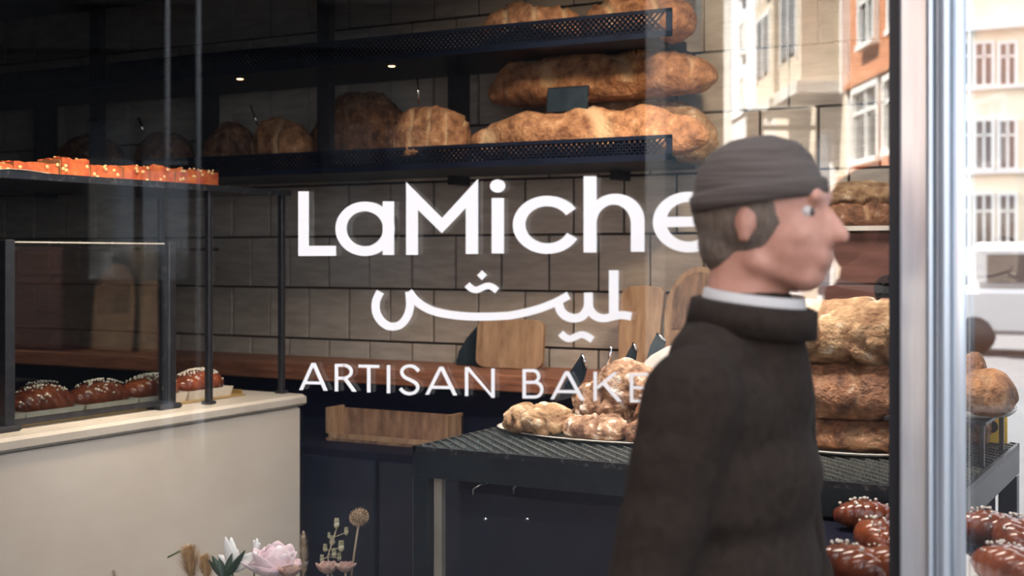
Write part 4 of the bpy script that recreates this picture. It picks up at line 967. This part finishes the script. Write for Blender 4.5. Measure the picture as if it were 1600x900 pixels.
# parked white van and bollard in the street behind the shop
vn = thing('parked_van', 'white parked van in the side street at the far right', 'van', (aty(1560, 500, 24).x, 24, -.12))
vw = mat('van_white', (.62, .63, .64), rough=.3)
MB().box(-1.1, 2.6, 0, 1.8, .35, 1.15, bev=.08).build('body', vw, vn); MB().box(-.5, 2.55, .08, 1.72, 1.15, 1.95, bev=.12).build('cab', vw, vn)
MB().box(-.2, 1.1, .06, .10, 1.25, 1.75).build('side_window', FARGLASS, vn)
for x in (-.4, 1.9): MB().tube([(x, -.02, .33), (x, .22, .33)], .33, 20).build('wheel', gasket, vn)

# two slim lamp posts on the far kerb
def lamppost(label, d, r):
    p = vp(d, r); t = thing('lamp_post', label, 'lamp post', (p.x, p.y, -.12), group='slim lamp posts')
    gm = mat('post_grey', (.30, .31, .32), (.40, .41, .42), rough=.5)
    MB().tube([(0, 0, .5), (0, 0, 5.6)], .020, 10).build('pole', gm, t); MB().tube([(0, 0, 0), (0, 0, .5)], .05, 12).build('base', gm, t)
    MB().tube([(0, 0, 5.6), (.15, 0, 5.8), (.5, 0, 5.85)], .018, 8).build('arm', gm, t); MB().ball((.55, 0, 5.82), (.14, .07, .05), 12).build('lamp_head', gm, t)
lamppost('slim grey lamp post mirrored in the glass above the red cakes', 11, -2.89)
lamppost('slim grey lamp post mirrored in the glass left of the dark loaves', 11, -2.63)
# ------------------------------------------------------------------ passer-by in front of the window
skin = mat('skin', (.36, .17, .12), (.46, .23, .17), rough=.55, scale=20)
coatm = mat('brown_coat', (.015, .010, .0075), (.023, .0155, .012), rough=.95, scale=60, bump=.2, spec=.2)
trous = mat('dark_trousers', (.02, .02, .025), (.03, .03, .036), rough=.9)
capm = mat('knit_cap', (.060, .046, .040), (.10, .080, .072), rough=.95, scale=8, stretch=(1, 1, 14), bump=.6)
hairm = mat('grey_brown_hair', (.085, .062, .048), (.15, .115, .09), rough=.8, scale=30, stretch=(3, 3, 1), bump=.5)
def cap(mb, p0, r0, p1, r1, n=14):
    p0, p1 = Vector(p0), Vector(p1); d = p1-p0; L = d.length; q = d.to_track_quat('Z', 'Y').to_matrix().to_4x4()
    prof = [(r0*math.cos(a), r0*math.sin(a)) for a in [-PI/2+PI/2*i/5 for i in range(6)]]+[(r1*math.cos(a), L+r1*math.sin(a)) for a in [PI/2*i/5 for i in range(6)]]
    prof[0] = (1e-4, prof[0][1]); prof[-1] = (1e-4, prof[-1][1])
    mb.lathe(prof, n, M=Matrix.Translation(p0) @ q)
def merge(mb, name, m, parent, vox, smooth=3, fn=None):
    tmp = bpy.data.objects.new('tmp', mb.mesh('tmp')); COL.objects.link(tmp)
    r = tmp.modifiers.new('r', 'REMESH'); r.mode = 'VOXEL'; r.voxel_size = vox
    if smooth: s_ = tmp.modifiers.new('s', 'SMOOTH'); s_.iterations = smooth; s_.factor = .5
    dg = bpy.context.evaluated_depsgraph_get(); me = bpy.data.meshes.new_from_object(tmp.evaluated_get(dg), depsgraph=dg)
    bpy.data.objects.remove(tmp)
    if fn:
        for v in me.vertices: v.co = fn(v.co)
    me.name = name; me.polygons.foreach_set('use_smooth', [True]*len(me.polygons)); me.materials.clear(); me.materials.append(m)
    o = bpy.data.objects.new(name, me); COL.objects.link(o); o.parent = parent; return o
HX = .034      # head is carried forward of the torso
ps = thing('person', 'passer-by in a dark brown coat and knit cap walking right past the window', 'person', (-.632, 1.84, -.01))
b = MB()
hc = Vector((HX, 0, 1.672))
b.ball(hc+Vector((-.010, 0, .018)), (.092, .075, .096), 24)      # skull
b.ball(hc+Vector((.030, 0, -.035)), (.066, .058, .078), 20)      # face
b.ball(hc+Vector((.052, 0, -.088)), (.034, .036, .026), 16)      # chin
cap(b, hc+Vector((.0, -.045, -.070)), .020, hc+Vector((.055, -.018, -.090)), .018); cap(b, hc+Vector((.0, .045, -.070)), .020, hc+Vector((.055, .018, -.090)), .018)
cap(b, hc+Vector((.088, 0, .0)), .009, hc+Vector((.108, 0, -.034)), .013)   # nose
cap(b, hc+Vector((.078, -.03, .022)), .012, hc+Vector((.078, .03, .022)), .012)   # brow
cap(b, hc+Vector((.088, -.018, -.062)), .007, hc+Vector((.088, .018, -.062)), .007); cap(b, hc+Vector((.086, -.016, -.073)), .007, hc+Vector((.086, .016, -.073)), .007)
for sg in (-1, 1):
    b.ball(hc+Vector((-.008, sg*.077, -.018)), (.015, .008, .028), 12)
    b.ball(hc+Vector((.052, sg*.036, -.032)), (.028, .020, .024), 12)
cap(b, (HX-.02, 0, 1.62), .058, (-.012, 0, 1.46), .058)
for z, rx, ry, x in ((1.40, .080, .145, -.02), (1.30, .090, .145, -.018), (1.18, .088, .130, -.018), (1.06, .090, .135, -.018), (.95, .100, .150, -.01)): b.ball((x, 0, z), (rx, ry, .12), 20)
sh_ = {}
for sg in (-1, 1):
    S = Vector((-.015, sg*.180, 1.42)); E = Vector((-.065 if sg < 0 else .0, sg*.220, 1.15)); Wt = Vector((-.01 if sg < 0 else .07, sg*.225, .92)); sh_[sg] = (S, E, Wt)
    cap(b, S+Vector((0, -sg*.03, -.01)), .045, E, .038); cap(b, E, .038, Wt, .027)
    d = (Wt-E).normalized(); pc_ = Wt+d*.055
    cap(b, Wt, .026, pc_, .030); b.ball(pc_, (.034, .016, .042), 12)
    for f, (ox, ln) in enumerate(((.026, .070), (.009, .080), (-.008, .074), (-.024, .058))):
        k0 = pc_+d*.030+Vector((ox, 0, 0)); k1 = k0+(d+Vector((.05, -sg*.10, 0))).normalized()*ln*.5; k2 = k1+(d+Vector((.1, -sg*.55, 0))).normalized()*ln*.5
        cap(b, k0, .0088, k1, .0080, 8); cap(b, k1, .0080, k2, .0070, 8)
    k0 = Wt+d*.03+Vector((.022, 0, 0)); k1 = k0+(d+Vector((.9, -sg*.2, 0))).normalized()*.038; k2 = k1+(d*1.2+Vector((.2, -sg*.2, 0))).normalized()*.03
    cap(b, k0, .012, k1, .010, 8); cap(b, k1, .010, k2, .0085, 8)
    hip = Vector((0, sg*.09, .92)); kn = Vector((.16 if sg > 0 else -.02, sg*.095, .50)); an = Vector((.20 if sg > 0 else -.30, sg*.095, .10 if sg > 0 else .14))
    cap(b, hip, .090, kn, .056); cap(b, kn, .056, an, .038)
    cap(b, an+Vector((-.02, 0, -.04)), .035, an+Vector((.13, 0, -.055 if sg > 0 else -.10)), .026)
merge(b, 'body', skin, ps, .0065, 2)
def wr(co):      # folds of the cloth
    a = .0055*noise.noise(Vector((co.x*5, co.y*5, co.z*26)))+.008*noise.noise(Vector((co.x*7+4, co.y*7, co.z*9)))
    c = Vector((0, 0, co.z)); d = co-c; l = d.length
    return co+d/l*a if l > .02 else co
b = MB()
for z, rx, ry, x, h in ((1.45, .085, .150, -.02, .080), (1.38, .112, .180, -.022, .12), (1.28, .124, .185, -.018, .13), (1.16, .124, .178, -.018, .13), (1.04, .130, .185, -.018, .13), (.92, .158, .205, -.012, .13), (.82, .165, .212, -.015, .11)): b.ball((x, 0, z), (rx, ry, h), 28)
cap(b, (.002, 0, 1.495), .088, (-.012, 0, 1.42), .115)
for sg in (-1, 1):
    S, E, Wt = sh_[sg]; cap(b, S+Vector((0, -sg*.02, .0)), .068, E, .056); cap(b, E, .056, Wt+(E-Wt)*.05, .044)
merge(b, 'coat', coatm, ps, .009, 3, wr)
b = MB()
for sg in (-1, 1):
    kn = Vector((.16 if sg > 0 else -.02, sg*.095, .50)); an = Vector((.20 if sg > 0 else -.30, sg*.095, .10 if sg > 0 else .14))
    cap(b, (0, sg*.09, .90), .105, kn, .075); cap(b, kn, .075, an+Vector((0, 0, .03)), .058)
merge(b, 'trousers', trous, ps, .012, 3)
for sg in (-1, 1):
    an = Vector((.20 if sg > 0 else -.30, sg*.095, .10 if sg > 0 else .14)); b = MB()
    cap(b, an+Vector((-.02, 0, .0)), .052, an+Vector((-.02, 0, -.05)), .046); cap(b, an+Vector((-.03, 0, -.058)), .040, an+Vector((.15, 0, -.062 if sg > 0 else -.10)), .034)
    merge(b, 'shoe', trous, ps, .009, 2, lambda c: Vector((c.x, c.y, max(c.z, .004))))
# hair at the back and sides, cap, collar, eyes
b = MB()
b.ball(hc+Vector((-.020, 0, .012)), (.092, .081, .096), 24); b.ball(hc+Vector((-.050, 0, -.040)), (.052, .064, .058), 18)
merge(b, 'hair', hairm, ps, .007, 2)
b = MB(); prof = [(.0, .112), (.035, .108), (.066, .090), (.084, .062), (.092, .030), (.094, .004), (.094, -.004), (.088, -.006), (.088, .004), (.0, .03)]
b.lathe(prof[::-1], 36, M=Matrix.Translation(hc+Vector((-.012, 0, .022))) @ Matrix.Rotation(-.14, 4, 'Y') @ Matrix.Diagonal((1.00, .92, .80, 1)))
kc = b.build('knit_cap', capm, ps)
b = MB(); b.lathe([(.095, -.012), (.100, -.008), (.101, .012), (.097, .016), (.093, .010), (.093, -.008), (.095, -.012)], 36, M=Matrix.Translation(hc+Vector((-.012, 0, .022))) @ Matrix.Rotation(-.14, 4, 'Y') @ Matrix.Diagonal((1.00, .92, 1, 1))); b.build('cap_cuff', capm, ps)
b = MB(); b.lathe([(.070, 0), (.078, .0), (.074, .034), (.068, .036), (.070, 0)], 32, M=Matrix.Translation((.012, 0, 1.522)) @ Matrix.Rotation(.12, 4, 'Y')); b.build('shirt_collar', mat('collar_cloth', (.40, .38, .37), rough=.8), ps)
b = MB(); b.lathe([(.078, 0), (.096, .0), (.092, .040), (.080, .044), (.078, 0)], 32, M=Matrix.Translation((.010, 0, 1.500)) @ Matrix.Rotation(.12, 4, 'Y')); b.build('coat_collar', coatm, ps)
eyw = mat('eye_white', (.42, .38, .36), rough=.2); eyi = mat('eye_iris', (.05, .035, .025), rough=.15)
for sg in (-1, 1):
    e = MB(); e.ball(hc+Vector((.066, sg*.031, .000)), .0118, 12); eo = e.build('eye', eyw, ps)
    e = MB(); e.ball(hc+Vector((.0758, sg*.0325, .000)), (.0036, .0066, .0066), 10); e.build('iris', eyi, eo)
